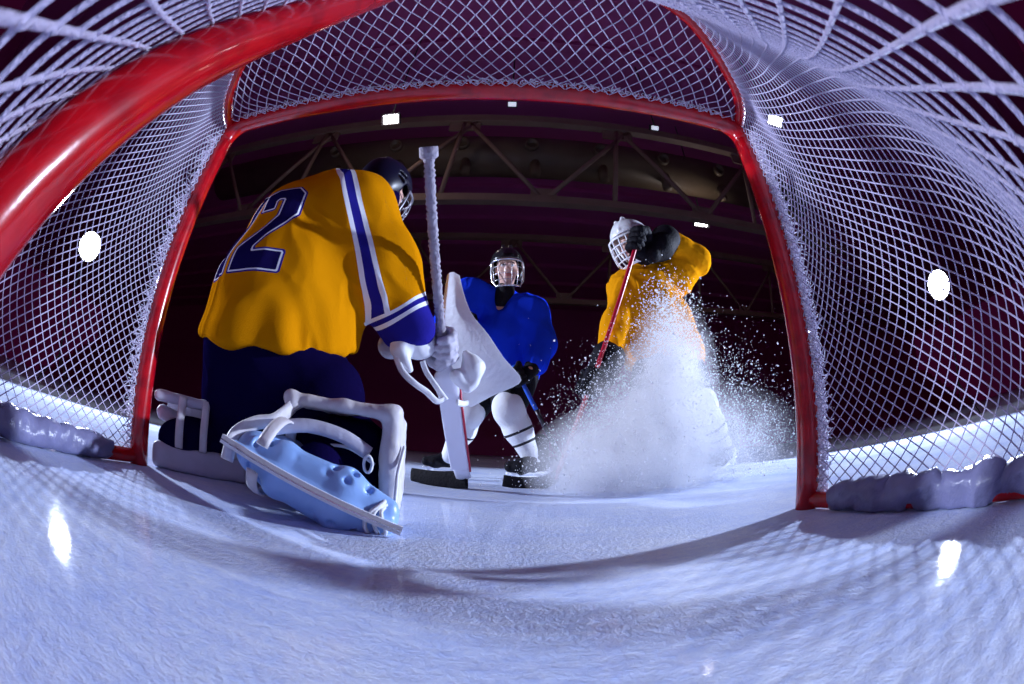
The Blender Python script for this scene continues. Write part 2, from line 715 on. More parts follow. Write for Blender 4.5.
M['lampglow'] = mat('lamp_glow', (1, 1, 1), em=((.9, .97, 1.0), 26))
M['lampdim'] = mat('lamp_glow_dim', (1, 1, 1), em=((.75, .82, 1.0), .7))


def ceil_lamp(p, aim, size, label, glow='lampglow'):
    p = A(*p)
    t = thing('ceiling_light', label, 'light', tuple(p), 'floodlights under the roof')
    R = frame(z=-unit(aim), x=(1, 0, .02))
    m = MB()
    m.box(p + unit(aim) * -.12, A(size * 1.25, size * .8, .1), R)
    m.build('lamp_housing', 'darkstand', t, smooth=False)
    m = MB()
    m.box(p, A(size, size * .6, .03), R)
    m.build('lamp_lens', glow, t, smooth=False)
    m = MB()
    m.tube([p + A(0, 0, .1), A(p[0], p[1], 15.1)], .03, 6)
    m.build('hanger_rod', 'darkstand', t)


def ray_to(px_dir, z):
    return None


ceil_lamp((-3.55, 7.05, 9.2), (.2, -.65, -.7), .22, 'bright floodlight just under the crossbar above the kneeling goaltender')
ceil_lamp((8.0, 5.3, 9.2), (-.5, -.4, -.7), .26, 'white floodlight seen through the netting beside the upper corner of the crossbar')
ceil_lamp((8.0, 11.6, 9.2), (-.45, -.6, -.65), .30, 'white rectangular floodlight glowing above the raised elbow in gold')
ceil_lamp((.02, 8.4, 11.4), (0, -.7, -.7), .14, 'small faint floodlight hanging below the middle of the crossbar', 'lampdim')
ceil_lamp((5.1, 8.4, 10.9), (0, -.7, -.7), .13, 'small faint floodlight below the crossbar near its curved corner', 'lampdim')

for (px, en, col) in (((-3.55, 6.95, 9.0), 50, (1, .8, .7)), ((8.0, 11.4, 8.9), 50, (1, .85, .8))):
    l = bpy.data.lights.new('floodlight', 'POINT')
    l.energy = en
    l.color = col
    l.shadow_soft_size = .3
    o = bpy.data.objects.new('floodlight', l)
    o.location = px
    COL.objects.link(o)


# ------------------------------------------------------------------ strobe lamps on stands either side of the goal
def strobe(p, aim, label, energy, blue):
    p, aim = A(*p), A(*aim)
    d = unit(aim - p)
    t = thing('strobe_lamp', label, 'lamp', (p[0], p[1], 0), 'studio strobes beside the goal')
    m = MB()
    lathe(m, p - d * .02, [(.09, -.30), (.10, -.12), (.225, 0), (.235, .02), (.225, .02), (.215, 0)], d, 28)
    m.build('lamp_head', 'darkstand', t)
    m = MB()
    lathe(m, p - d * .012, [(.213, 0), (.14, .006), (.03, .010)], d, 28)
    m.build('lamp_face', 'strobeglow', t)
    m = MB()
    foot = p - d * .16
    m.tube([(foot[0], foot[1], .42), foot - A(0, 0, .03)], .016, 8)
    m.build('stand_pole', 'darkstand', t)
    for k in range(3):
        a = 2.1 * k + .4
        m = MB()
        m.tube([(foot[0], foot[1], .5), (foot[0] + .42 * math.cos(a), foot[1] + .42 * math.sin(a), .012)], .011, 6)
        m.build('leg', 'darkstand', t)
    l = bpy.data.lights.new('strobe_beam', 'SPOT')
    l.energy = energy
    l.color = blue
    l.spot_size = math.radians(66)
    l.spot_blend = .35
    l.shadow_soft_size = .09
    o = bpy.data.objects.new('strobe_beam', l)
    o.location = p + d * .03
    o.rotation_euler = Vector(d).to_track_quat('-Z', 'Y').to_euler()
    COL.objects.link(o)


M['strobeglow'] = mat('strobe_glow', (1, 1, 1), em=((.93, .97, 1.0), 40))
R0 = 6.5
strobe((CX - .895 / .96 * R0 * 1.0, CYY + .362 * R0 / .96, CZ + .282 * R0 / .96), (-.2, .5, .55), 'glaring white strobe lamp shining through the netting behind the goaltender', 2400, (.66, .76, 1))
strobe((CX + .90 / .966 * R0, CYY + .352 * R0 / .966, CZ + .258 * R0 / .966), (.1, .5, .55), 'glaring white strobe lamp shining through the netting beyond the snow spray', 2950, (.64, .75, 1))

# ------------------------------------------------------------------ the goal
H = 1.25
PR = .035
half_top = [(.945, 0), (.915, -.085), (.865, -.165), (.80, -.232), (.72, -.305), (.60, -.395), (.45, -.448), (.24, -.466), (0, -.47)]
half_base = [(.945, 0), (.952, -.17), (.962, -.36), (.968, -.53), (.955, -.69), (.86, -.84), (.66, -.915), (.34, -.94), (0, -.945)]
TOPC = [(-x, y) for x, y in half_top] + [(x, y) for x, y in half_top[::-1][1:]]
BASEC = [(-x, y) for x, y in half_base] + [(x, y) for x, y in half_base[::-1][1:]]
TS = smooth_path([(x, y, H) for x, y in TOPC], 320)
BS = smooth_path([(x, y, 0) for x, y in BASEC], 320)
mid = (TS + BS) / 2
arc = np.concatenate([[0], np.cumsum(np.linalg.norm(np.diff(mid, axis=0), axis=1))])
arc /= arc[-1]


def samp(Cv, s):
    return np.stack([np.interp(s, arc, Cv[:, i]) for i in range(3)], -1)


def wrapP(s, v):
    """s along the wrap from one post round the back to the other, v = 0 at the ice, 1 at the top rail"""
    s, v = np.asarray(s, float), np.asarray(v, float)
    t, b_ = samp(TS, s), samp(BS, s)
    w = (1 - v) ** 1.5
    P = t * (1 - w)[:, None] + b_ * w[:, None]
    P[:, 2] = H * v
    tang = samp(np.gradient(mid, axis=0), s)
    nrm = np.stack([tang[:, 1], -tang[:, 0], 0 * s], 1)
    nrm /= np.linalg.norm(nrm, axis=1)[:, None] + 1e-9
    edge = np.clip(np.minimum(s, 1 - s) / .05, 0, 1) * np.clip(np.minimum(v, 1 - v) / .1 + .15, 0, 1)
    sag = .016 + .016 * noise(np.stack([s * 14, v * 2.6, 0 * s], 1), 1.0)
    P = P + nrm * (sag * edge)[:, None]
    P[:, 2] += .010 * noise(np.stack([s * 16, v * 3.0, 0 * s + 3], 1), 1.0) * edge
    return P


goal = thing('hockey_goal', 'red steel hockey goal with white diamond netting framing the whole view', 'hockey goal', (0, 0, 0))
for sx in (-1, 1):
    m = MB()
    m.tube([(sx * .945, 0, z) for z in np.linspace(0, H - .085, 16)], PR, 20)
    m.build('post', 'red', goal)
m = MB()
a = np.linspace(0, np.pi / 2, 9)
left = [(-.945 + .085 * (1 - np.cos(t)), 0, H - .085 + .085 * np.sin(t)) for t in a]
m.tube(left + [(x, 0, H) for x in np.linspace(-.80, .80, 20)] + [(-x, y, z) for x, y, z in left[::-1]], PR, 20)
m.build('crossbar', 'red', goal)
m = MB()
tr = TS.copy()
tr[:, 2] = H - .012 - .0 * tr[:, 2]
m.tube(tr[6:-6:4], .0205, 14)
m.build('top_rail', 'red', goal)
m = MB()
br = BS.copy()
br[:, 2] = .024
m.tube(br[2:-2:4], .022, 12)
m.build('base_rail', 'red', goal)
m = MB()
sup = smooth_path([(-.075, -.925, .02), (-.072, -.872, .10), (-.07, -.795, .235), (-.07, -.725, .40), (-.07, -.65, .585), (-.07, -.548, .89), (-.07, -.475, 1.225)], 42)
m.tube(sup, .0255, 18)
m.build('back_support', 'red', goal)

NS, NV = 92, 36
m = MB()
kn = MB()
OCT = [(1, 0, 0), (-1, 0, 0), (0, 1, 0), (0, -1, 0), (0, 0, 1), (0, 0, -1)]
OF = [(0, 2, 4), (2, 1, 4), (1, 3, 4), (3, 0, 4), (2, 0, 5), (1, 2, 5), (3, 1, 5), (0, 3, 5)]
for dirn in (1, -1):
    for st in range(-NV, NS + NV + 1):
        pts = []
        for j in range(0, NV * 2 + 1):
            s = st + dirn * j / 2
            if -1e-6 <= s <= NS + 1e-6:
                pts.append((s / NS, .035 + .95 * j / 2 / NV))
        if len(pts) < 3:
            continue
        P = wrapP([p[0] for p in pts], [p[1] for p in pts])
        m.tube(P, .0016, 6, cap=False)
        if dirn == 1:
            for q in P[::1]:
                kn.add(q + np.array(OCT) * .0033, OF)
m.add(np.concatenate(kn.v), kn.f)
m.build('wrap_netting', 'twine', goal)

# roof panel of netting between crossbar and top rail
m = MB()
bx = TS[::2]


def inside(x, y):
    yy = np.interp(x, bx[:, 0], bx[:, 1])
    return (np.abs(x) < .94) & (y < -.012) & (y > yy + .004)


def roofP(x, y):
    yy = np.interp(x, bx[:, 0], bx[:, 1])
    d = np.clip(np.minimum(-y, y - yy) / .12, 0, 1)
    q = np.stack([x, y, 0 * x], 1)
    return np.stack([x + .012 * noise(q, 7) * d, y + .012 * noise(q + 5, 7) * d, H - .005 - .035 * d + .010 * noise(q + 9, 6) * d], 1)


G = .046
for dirn in (1, -1):
    for st in np.arange(-1.6, 1.6, G):
        y = np.linspace(0, -.5, 70)
        x = st + dirn * (-y) * .80
        ok = inside(x, y)
        if ok.sum() > 4:
            i = np.where(ok)[0]
            P = roofP(x[i[0]:i[-1] + 1], y[i[0]:i[-1] + 1])[::2]
            if len(P) > 2:
                m.tube(P, .0019, 5, cap=False)
m.build('roof_netting', 'twine', goal)


# lacing cord bunched along posts and crossbar on the net side
def lace(path, off, seed, turns, rad=.011, cord=.0023):
    r = np.random.default_rng(seed)
    P = np.asarray(path)
    n = turns * 7
    t = np.linspace(0, 1, n)
    k = np.linspace(0, 1, len(P))
    B = np.stack([np.interp(t, k, P[:, i]) for i in range(3)], 1)
    B = B + off
    a = t * turns * 2 * np.pi
    R = rad * (.7 + .6 * r.random(n))
    e1 = unit(off)
    e2 = unit(np.cross(e1, P[-1] - P[0]))
    e3 = unit(P[-1] - P[0])
    Q = B + e1 * (R * np.cos(a))[:, None] + e2 * (R * np.sin(a))[:, None] + e3 * (r.normal(0, .006, n))[:, None]
    return Q


for sx in (-1, 1):
    m = MB()
    pst = np.array([(sx * .945, 0, z) for z in np.linspace(.03, H - .07, 20)])
    for k in range(3 if sx > 0 else 1):
        m.tube(lace(pst, A(sx * .014, -.040 - .006 * k, 0), 5 + k + (sx > 0) * 9, 105, .009 + .002 * k), .0020, 4)
    fr = []
    for k in range(150):
        z = random.uniform(.05, H - .08)
        p = A(sx * (.955 + random.uniform(0, .02)), -.036, z)
        m.tube([p, p + A(sx * random.uniform(-.004, .02), -random.uniform(.0, .022), random.uniform(-.015, .015)), p + A(sx * random.uniform(.0, .03), -random.uniform(.01, .04), random.uniform(-.02, .02))], .0016, 4)
    m.build('post_lacing', 'lacing', goal)
m = MB()
cb = np.array([(x, 0, H) for x in np.linspace(-.86, .86, 30)])
for k in range(1):
    m.tube(lace(cb, A(0, -.040 - .006 * k, -.004), 40 + k, 120, .007), .0017, 4)
for k in range(60):
    p = A(random.uniform(-.86, .86), -.041, H - .006)
    m.tube([p, p + A(random.uniform(-.015, .015), -random.uniform(.0, .015), random.uniform(-.012, .006)), p + A(random.uniform(-.02, .02), -random.uniform(.01, .03), random.uniform(-.016, .004))], .0016, 4)
m.build('crossbar_lacing', 'lacing', goal)


# quilted vinyl wraps strapped over the base rail
def padding(s0, s1, grooves, seed, rmax=.052):
    ss = np.linspace(s0, s1, 120)
    P = samp(BS, ss)
    q = np.stack([ss * 40, 0 * ss + seed, 0 * ss], 1)
    r = rmax * (1 + .12 * noise(q, 1.0) + .05 * noise(q, 3.1))
    for g in grooves:
        r *= 1 - .20 * np.exp(-((ss - g) / .0035) ** 2)
    end = np.clip((ss - s0) / .02, 0, 1) if s0 < .5 else np.clip((s1 - ss) / .02, 0, 1)
    r *= .45 + .55 * np.sqrt(np.clip(end, 0, 1))
    P[:, 2] = r * .80
    m = MB()
    m.tube(P, r, 22, up=(0, 0, 1), flat=(.85, .92))
    V = m.v[0]
    V = V + .009 * np.stack([noise(V + seed, 16), noise(V + 3 + seed, 16), noise(V + 8 + seed, 16)], 1) + .006 * (1 - 2 * np.abs(noise(V, 38)))[:, None]
    V[:, 2] = np.maximum(V[:, 2], .002)
    m.v[0] = V
    return m


arc_real = np.concatenate([[0], np.cumsum(np.linalg.norm(np.diff(BS, axis=0), axis=1))])
p1 = padding(.035, .36, (.088, .16, .22, .29), 2.0, .047)
o = p1.build('base_padding', 'vinyl', goal)
p2 = padding(.64, .975, (.925, .885, .84, .79, .72), 6.0, .045)
o = p2.build('base_padding', 'vinyl', goal)


# ------------------------------------------------------------------ pieces the players share
def grip_glove(name, c, ax, wr, m, parent, size=1.0, rs=.016, cuff=.17, cuffr=.058, wrist=None, h=.0045):
    """a padded glove closed round a shaft through c along ax (towards the thumb); wr points to the wrist"""
    ez = unit(ax)
    ex = unit(np.asarray(wr, float) - ez * (np.asarray(wr, float) @ ez))
    ey = np.cross(ez, ex)
    c = np.asarray(c, float)
    W = lambda x, y, z: c + (ex * x + ey * y + ez * z) * size
    rf = .0155
    fs = []
    lens = (300, 325, 315, 275)
    for i in range(4):
        z = (1.5 - i) * .029
        R = (rs / size + rf)
        pts = [W(.055, R + .012, z * .92)]
        for a in np.linspace(70, lens[i], 7):
            a_ = math.radians(a)
            pts.append(W(R * math.cos(a_) * (1.05 if a < 160 else 1), R * math.sin(a_), z))
        rad = [rf * 1.15 * size] + [rf * size * k for k in (1.1, 1.04, 1.1, 1.0, 1.06, .95, .82)]
        fs.append(chain(pts, rad, .004))
    # thumb: leaves the side of the palm, closes against the fingers
    fs.append(chain([W(.075, R + .0, .045), W(.045, .0, .068), W(.018, -R * .8, .066), W(-.012, -R * 1.05, .05)], [.019 * size, .0185 * size, .017 * size, .0135 * size], .006))
    F = frame(x=ex, z=ez)
    fs.append(rbox(W(.062, R + .006, 0), A(.052, .024, .055) * size, F, .018 * size))
    for i in range(4):                                              # padded rolls on the back of the hand
        fs.append(cap(W(.085 - .0, R + .03, (1.5 - i) * .027), W(.03, R + .036, (1.5 - i) * .028), .0145 * size, .015 * size))
    far = W(.12, R * .6, 0) if wrist is None else np.asarray(wrist, float)
    ce = W(.11, R * .6, 0) + unit(far - W(.11, R * .6, 0)) * cuff * size if wrist is not None else W(.12 + cuff, R * .5, 0)
    fs.append(chain([W(.10, R * .6, 0), ce * .5 + W(.11, R * .6, 0) * .5, ce], [.043 * size, cuffr * .92 * size, cuffr * size], .02))
    lo, hi = around([c, W(.1, 0, .06), W(.1, 0, -.06), ce, W(-.06, 0, 0)], .085 * size)
    fn = sub(union(fs, .006), cap(c - ez * .5, c + ez * .5, rs * 1.2), .002)
    return blob(name, fn, lo, hi, h, m, parent, it=1)


def skate(parent, name, heel, toe, upv, boot, holder, goalie=False, h=.006, label=None):
    """one skate from its blade ends and the direction of the ankle"""
    heel, toe = A(*heel), A(*toe)
    Ln = np.linalg.norm(toe - heel)
    F = frame(x=toe - heel, z=upv)
    W = lambda x, y, z: heel + F[0] * x * Ln + F[1] * y + F[2] * z
    s = Ln / .30
    z0 = .035 if goalie else .055
    fs = [chain([W(.10, 0, z0 + .045), W(.35, 0, z0 + .04), W(.66, 0, z0 + .038), W(.88, 0, z0 + .04)], [.036 * s, .033 * s, .043 * s, .034 * s], .03),
          chain([W(.14, 0, z0 + .05), W(.20, 0, z0 + .13), W(.20, 0, z0 + .20)], [.038 * s, .044 * s, .050 * s], .03),
          chain([W(.30, 0, z0 + .10), W(.55, 0, z0 + .065)], [.04 * s, .034 * s], .03),
          chain([W(.34, 0, z0 + .13), W(.31, 0, z0 + .215)], [.02 * s, .028 * s], .03)]
    lo, hi = around([W(0, -.05, 0), W(1, .05, 0), W(0, .05, .27), W(1, -.05, .27), W(.2, .08, .27), W(.2, -.08, .27)], .03)
    sk = blob(name, union(fs, .02), lo, hi, h, boot, parent, folds=lambda V, N: .0015 * noise(V, 40))
    if label:
        sk['label'] = label
    fs = []
    if goalie:
        fs = [squash(chain([W(.13, 0, .045), W(.32, 0, .042), W(.70, 0, .042), W(.95, 0, .046)], [.027, .036, .042, .030], .02), W(0, 0, .04), F[1], 1.7),
              rbox(W(.5, 0, .016), A(Ln * .50, .0085, .020), F, .005)]
        fn = union(fs, .012)
        fn = sub(fn, union([cap(W(x, -.1, .03), W(x, .1, .03), .009) for x in (.15, .24, .62, .72, .82)] + [ell(W(x, sy * .050, .010), A(.009, .009, .009)) for x in (.12, .24, .40, .58, .70, .82) for sy in (-1, 1)], 0))
    else:
        fs = [rbox(W(.5, 0, .052), A(Ln * .46, .018, .010), F, .008),
              chain([W(.20, 0, .05), W(.17, 0, .022)], [.020, .011]), chain([W(.76, 0, .05), W(.79, 0, .022)], [.020, .011]),
              rbox(W(.5, 0, .024), A(Ln * .47, .007, .009), F, .005)]
        fn = union(fs, .012)
    lo, hi = around([W(-.05, -.05, 0), W(1.05, .05, 0), W(0, .05, .1), W(1, -.05, .1)], .03)
    blob('blade_holder', fn, lo, hi, h * .8, holder, sk)
    if goalie:
        m = MB()
        m.tube([W(t, 0, -.009) for t in np.linspace(-.03, 1.05, 12)], .016, 4, up=F[2], flat=(.85, .6))
        m.build('runner_edge', 'whitepl', sk, smooth=False)
    m = MB()
    x = np.linspace(-.02, 1.04, 14)
    pts = [W(t, 0, .006 + .05 * max(0, abs(t - .5) - .36) ** 1.3) for t in x]
    m.tube([p - F[2] * (.026 if goalie else 0) for p in pts], .010, 4, up=F[2], flat=(.2 if goalie else .16, 1.0))
    m.build('blade', 'steel', sk, smooth=False)
    return sk


def head_field(c, fwd, upv, s=1.0):
    F = frame(y=fwd, z=upv)             # rows: side, forward, up
    W = lambda x, y, z: np.asarray(c, float) + (F[0] * x + F[1] * y + F[2] * z) * s
    fs = [ell(W(0, -.012, .03), A(.074, .094, .088) * s, F), ell(W(0, .022, -.035), A(.058, .070, .078) * s, F),
          ell(W(0, .062, -.088), A(.026, .026, .024) * s, F), ell(W(.036, .05, -.025), A(.030, .032, .030) * s, F), ell(W(-.036, .05, -.025), A(.030, .032, .030) * s, F),
          ell(W(0, .082, .028), A(.052, .014, .012) * s, F)]
    f = union(fs, .03 * s)
    nose = chain([W(0, .088, .016), W(0, .104, -.022), W(0, .100, -.030)], [.008 * s, .0125 * s, .011 * s])
    ala = union([ell(W(x, .094, -.030), A(.010, .011, .009) * s, F) for x in (-.012, .012)], .004)
    f = union([f, nose, ala], .012 * s)
    f = sub(f, union([ell(W(x, .098, .010), A(.021, .018, .014) * s, F) for x in (-.032, .032)]), .012)
    lips = union([ell(W(0, .089, -.057), A(.024, .012, .006) * s, F), ell(W(0, .088, -.067), A(.020, .011, .0065) * s, F)], .003)
    f = union([f, lips], .005)
    ears = union([ell(W(x, -.004, -.008), A(.011, .022, .034) * s, F) for x in (-.078, .078)], 0)
    return union([f, ears], .008), W, F


def face_attrs(W, F, c, s=1.0):
    def loc(V):
        return ((V - np.asarray(c)) @ F.T) / s

    def lip(V, N):
        q = loc(V)
        return ((np.abs(q[:, 0]) < .024) & (q[:, 1] > .075) & (np.abs(q[:, 2] + .062) < .0105 - .2 * np.abs(q[:, 0]))).astype(float)

    def brow(V, N):
        q = loc(V)
        return ((np.abs(np.abs(q[:, 0]) - .034) < .019) & (q[:, 1] > .05) & (np.abs(q[:, 2] - .031 + .1 * np.abs(np.abs(q[:, 0]) - .03)) < .0045)).astype(float)
    return {'lip': lip, 'brow': brow}


def eyes(W, F, parent, s=1.0):
    for x in (-.032, .032):
        c = W(x, .082, .010)
        V, Q = nets(ell(c, A(.0135, .0135, .0115) * s, F), c - .02 * s, c + .02 * s, .0022 * s)
        q = (V - c) @ F.T / s
        mesh_obj('eye', V, Q, 'eyewhite', parent, True, {'iris': ((q[:, 1] > .008) & (np.hypot(q[:, 0], q[:, 2]) < .0062)).astype(float)})


def helmet(parent, c, fwd, upv, s, m, cage_m, vents=True, wire=.0018, h=.006):
    """shell with ear flaps, plus a wire cage over the face"""
    F = frame(y=fwd, z=upv)
    W = lambda x, y, z: np.asarray(c, float) + (F[0] * x + F[1] * y + F[2] * z) * s
    outer = union([ell(W(0, -.010, .035), A(.106, .132, .118) * s, F), ell(W(0, -.045, -.02), A(.103, .092, .105) * s, F)], .03)
    inner = union([ell(W(0, -.010, .03), A(.090, .116, .100) * s, F), ell(W(0, -.04, -.05), A(.088, .078, .12) * s, F)], .03)
    f = sub(outer, inner)
    face = rbox(W(0, .13, -.09), A(.2, .115, .135) * s, F, .03 * s)
    f = sub(f, face, .006)
    f = sub(f, plane(W(0, 0, -.092), F[2]), .004)
    if vents:
        slots = union([rbox(W(x, y, .13), A(.008, .026, .05) * s, F, .006) for x in (-.045, 0, .045) for y in (-.055, .03)] + [rbox(W(sx * .1, -.02, z), A(.04, .022, .006) * s, F, .005) for sx in (-1, 1) for z in (.055, .03)], 0)
        f = sub(f, slots, .003)
    ridge = union([chain([W(x, .11, .07), W(x, .03, .15), W(x, -.09, .12)], [.009 * s] * 3) for x in (-.024, .024)], 0)
    f = union([f, inter(ridge, lambda P: -inner(P) + 0 * outer(P))], .012)
    lo, hi = around([W(-.12, -.16, -.12), W(.12, .15, .18), W(-.12, .15, .18), W(.12, -.16, -.12), W(-.12, .15, -.12), W(.12, -.16, .18)], .02)
    hm = blob('helmet', f, lo, hi, h, m, parent, it=1)
    cg = MB()

    def pt(az, el):
        return W(.100 * math.sin(az) * math.cos(el * .5), .045 + .105 * math.cos(az) * math.cos(el * .8), -.022 + .118 * math.sin(el))
    R_ = math.radians
    for e in (-62, -40, -20, 2, 22):
        w_ = 82 if e > -50 else 55
        cg.tube([pt(R_(a), R_(e)) for a in np.linspace(-w_, w_, 15)], wire * s, 6)
    for a in (-62, -36, -12, 12, 36, 62):
        cg.tube([pt(R_(a), R_(e)) for e in np.linspace(-64 if abs(a) < 60 else -44, 22, 11)], wire * s, 6)
    rim = [pt(R_(a), R_(24)) for a in np.linspace(-84, 84, 15)] + [pt(R_(84), R_(e)) for e in (5, -15, -35)] + [pt(R_(a), R_(-66)) for a in np.linspace(58, -58, 11)] + [pt(R_(-84), R_(e)) for e in (-35, -15, 5)]
    cg.tube(rim, .0048 * s, 8, closed=True)
    cg.build('face_cage', cage_m, hm)
    return hm, W, F


def stick_mesh(parent, name, pts, r, m, flat=(.72, 1.15), upv=(0, 0, 1), n=8):
    mb = MB()
    mb.tube(pts, r, n, up=upv, flat=flat)
    return mb.build(name, m, parent)


def body(parent, J, hs, head_f, h=.0085):
    """one continuous figure under the clothes: J = joints in world space"""
    g = lambda k: np.asarray(J[k], float)
    for s_ in 'ab':
        J['ha' + s_] = tuple(g('wr' + s_) * .9 + g('ha' + s_) * .1)
        J['toe' + s_] = tuple(g('an' + s_) * .5 + g('toe' + s_) * .5)
    hd, W, F = head_field(g('head'), J['fwd'], J['upv'], hs)
    nape = W(0, -.03, -.06)
    fs = [hd, chain([nape, g('neck')], [.052, .058], .02),
          chain([g('neck') - A(0, 0, .06), g('chest'), g('pelvis')], [.08, .125, .12], .06)]
    ctr = [g('head'), g('neck'), g('chest'), g('pelvis')]
    for s in ('a', 'b'):
        fs.append(chain([g('neck') * .55 + g('sh' + s) * .45 - A(0, 0, .03), g('sh' + s), g('el' + s), g('wr' + s), g('ha' + s)], [.07, .056, .038, .024, .022], .03))
        fs.append(chain([g('pelvis') * .6 + g('hip' + s) * .4, g('hip' + s), g('kn' + s), g('an' + s), g('toe' + s)], [.10, .08, .05, .030, .018], .03))
        ctr += [g(k + s) for k in ('sh', 'el', 'wr', 'ha', 'hip', 'kn', 'an', 'toe')]
    lo, hi = around(ctr, .17)
    o = blob('body', union(fs, .035), lo, hi, h, 'skin', parent, attrs=face_attrs(W, F, g('head'), hs), it=1)
    eyes(W, F, o, hs)
    return o, W, F


# ------------------------------------------------------------------ the kneeling goaltender
G0 = thing('person', 'kneeling goaltender in gold jersey with a big number on the back, blocker and stick raised', 'person', (-.62, .36, 0))
GF = unit(A(.80, .58, -.12))
GJ = dict(head=(-.43, .60, 1.285), fwd=(.42, .88, -.22), upv=(.2, .12, .95), neck=(-.49, .52, 1.17), chest=(-.58, .43, .95), pelvis=(-.64, .37, .50),
          sha=(-.42, .345, 1.04), ela=(-.275, .41, .80), wra=(-.16, .52, .60), haa=(-.09, .60, .55),
          shb=(-.60, .66, 1.06), elb=(-.68, .74, .82), wrb=(-.68, .78, .66), hab=(-.68, .80, .60),
          hipa=(-.56, .30, .44), kna=(-.36, .34, .24), ana=(-.29, .10, .12), toea=(-.20, .02, .06),
          hipb=(-.72, .42, .42), knb=(-.63, .43, .13), anb=(-.84, .17, .11), toeb=(-.88, .14, .09))
body(G0, GJ, 1.0, True)
# jersey: torso, two wide sleeves
SH, EL, WR_ = A(-.425, .345, .99), A(-.302, .40, .79), A(-.195, .495, .612)
tor = chain([(-.645, .365, .46), (-.637, .375, .66), (-.625, .42, .90), (-.60, .47, 1.05)], [.300, .283, .262, .20], .05)
tor = inter(tor, plane((-.30, .25, .425), (-.0887, .281, -1)), .02)
slv = chain([(-.50, .45, 1.05), SH, EL, WR_], [.165, .150, .130, .095], .05)
slv2 = chain([(-.58, .52, 1.07), (-.65, .66, 1.04), (-.69, .74, .82), (-.68, .78, .66)], [.17, .155, .12, .09], .05)
yoke = chain([(-.47, .41, 1.07), (-.66, .58, 1.15)], [.13, .175], .05)
jf = union([tor, slv, slv2, yoke], .07)
STR = smooth_path([(-.56, .40, 1.24), (-.49, .29, 1.14), (-.40, .22, .985), (-.325, .235, .84), (-.285, .27, .72), (-.262, .34, .63), (-.245, .40, .57)], 60)
DIG2 = A((-.085, .16), (-.05, .20), (.05, .20), (.085, .165), (.085, .06), (.055, .015), (-.025, -.10), (-.025, -.125), (.085, -.125), (.085, -.20), (-.085, -.20), (-.085, -.10), (.02, .045), (.02, .125), (.012, .135), (-.012, .135), (-.022, .125), (-.022, .09), (-.085, .09))
DIG1 = A((-.05, .13), (.005, .20), (.045, .20), (.045, -.20), (-.03, -.20), (-.03, .08), (-.05, .08))


def poly_sd(x, y, P):
    d = np.full(len(x), 9.)
    ins = np.zeros(len(x), bool)
    n = len(P)
    for i in range(n):
        a, b_ = P[i], P[(i + 1) % n]
        e = b_ - a
        t = np.clip(((x - a[0]) * e[0] + (y - a[1]) * e[1]) / (e @ e), 0, 1)
        d = np.minimum(d, np.hypot(x - a[0] - t * e[0], y - a[1] - t * e[1]))
        c = ((a[1] > y) != (b_[1] > y)) & (x < e[0] * (y - a[1]) / (e[1] if abs(e[1]) > 1e-9 else 1e-9) + a[0])
        ins ^= c
    return np.where(ins, -d, d)


NC = A(-.625, .42, .80)
NF = unit(A(-.80, -.58, .28))            # out of the back
NU = unit(np.cross(A(0, 0, 1), -NF) * -1)
NU = unit(A(.58, -.80, 0))
NW = np.cross(NF, NU)
NW = NW if NW[2] > 0 else -NW


def num_attr(V, N):
    q = V - NC
    u = np.arctan2(q @ NU, q[:, :2] @ unit(NF[:2])) * .275
    v = (q[:, 2] - .02) * 1.05
    sd = np.minimum(poly_sd((u - .262) / .92, v / .92, DIG2), poly_sd((u - .105) / .92, v / .92, DIG1)) * .92
    return np.where(q[:, :2] @ NF[:2] > -.25, sd, 9.)


def stripe_attr(V, N):
    i = np.argmin(((V[:, None, :] - STR[None]) ** 2).sum(2), axis=1)
    T = np.gradient(STR, axis=0)[i]
    T /= np.linalg.norm(T, axis=1)[:, None]
    out = unit(A(.35, -.9, .25))
    sd = np.cross(T, out)
    sd /= np.linalg.norm(sd, axis=1)[:, None]
    dlt = V - STR[i]
    d = (dlt * sd).sum(1)
    far = (np.linalg.norm(dlt, axis=1) > .12) | (N @ out < -.1) | (i == 0) | (i == len(STR) - 1)
    return np.where(far, 9., d)


AX = unit(WR_ - EL)


def cuff_attr(V, N):
    t = (WR_ - V) @ AX + .075
    near = np.linalg.norm(V - EL - np.outer(np.clip((V - EL) @ AX, 0, .4), AX), axis=1) < .14
    return np.where(near & ((V - EL) @ AX > 0), t + .012 * noise(V, 9), 9.)


def jersey_folds(V, N):
    a = cloth_folds(.015, (.15, .1, 1), 7)(V, N)
    b_ = cloth_folds(.015, EL - SH, 8)(V, N)
    w_ = np.clip((V[:, 0] + .55) / .12, 0, 1)
    hem = np.clip((.62 - V[:, 2]) / .1, 0, 1)
    return a * (1 - w_) + b_ * w_ + hem * .005 * np.sin(V[:, 0] * 30 + V[:, 1] * 22)


blob('jersey', jf, (-1.05, -.02, .38), (-.04, 1.1, 1.36), .0068, 'goldnum', G0, folds=jersey_folds, attrs={'stripe': stripe_attr, 'number': num_attr, 'cuff': cuff_attr})
# pants
pf = union([chain([(-.66, .36, .47), (-.67, .38, .34)], [.265, .25], .05), chain([(-.72, .41, .38), (-.74, .40, .17)], [.20, .175], .05), chain([(-.58, .32, .40), (-.40, .32, .315)], [.19, .135], .05)], .06)
blob('goalie_pants', pf, (-1.02, .02, .0), (-.12, .75, .72), .009, 'navy', G0, folds=cloth_folds(.010, (.7, .1, -.5), 8))
# mask
hm, W_, F_ = helmet(G0, GJ['head'], GJ['fwd'], GJ['upv'], 1.06, 'navyshell', 'darkcage')
# collar of the throat guard
blob('throat_guard', chain([(-.47, .53, 1.2), (-.42, .575, 1.23)], [.085, .08], .02), (-.7, .35, 1.0), (-.2, .8, 1.4), .009, 'navy', G0)

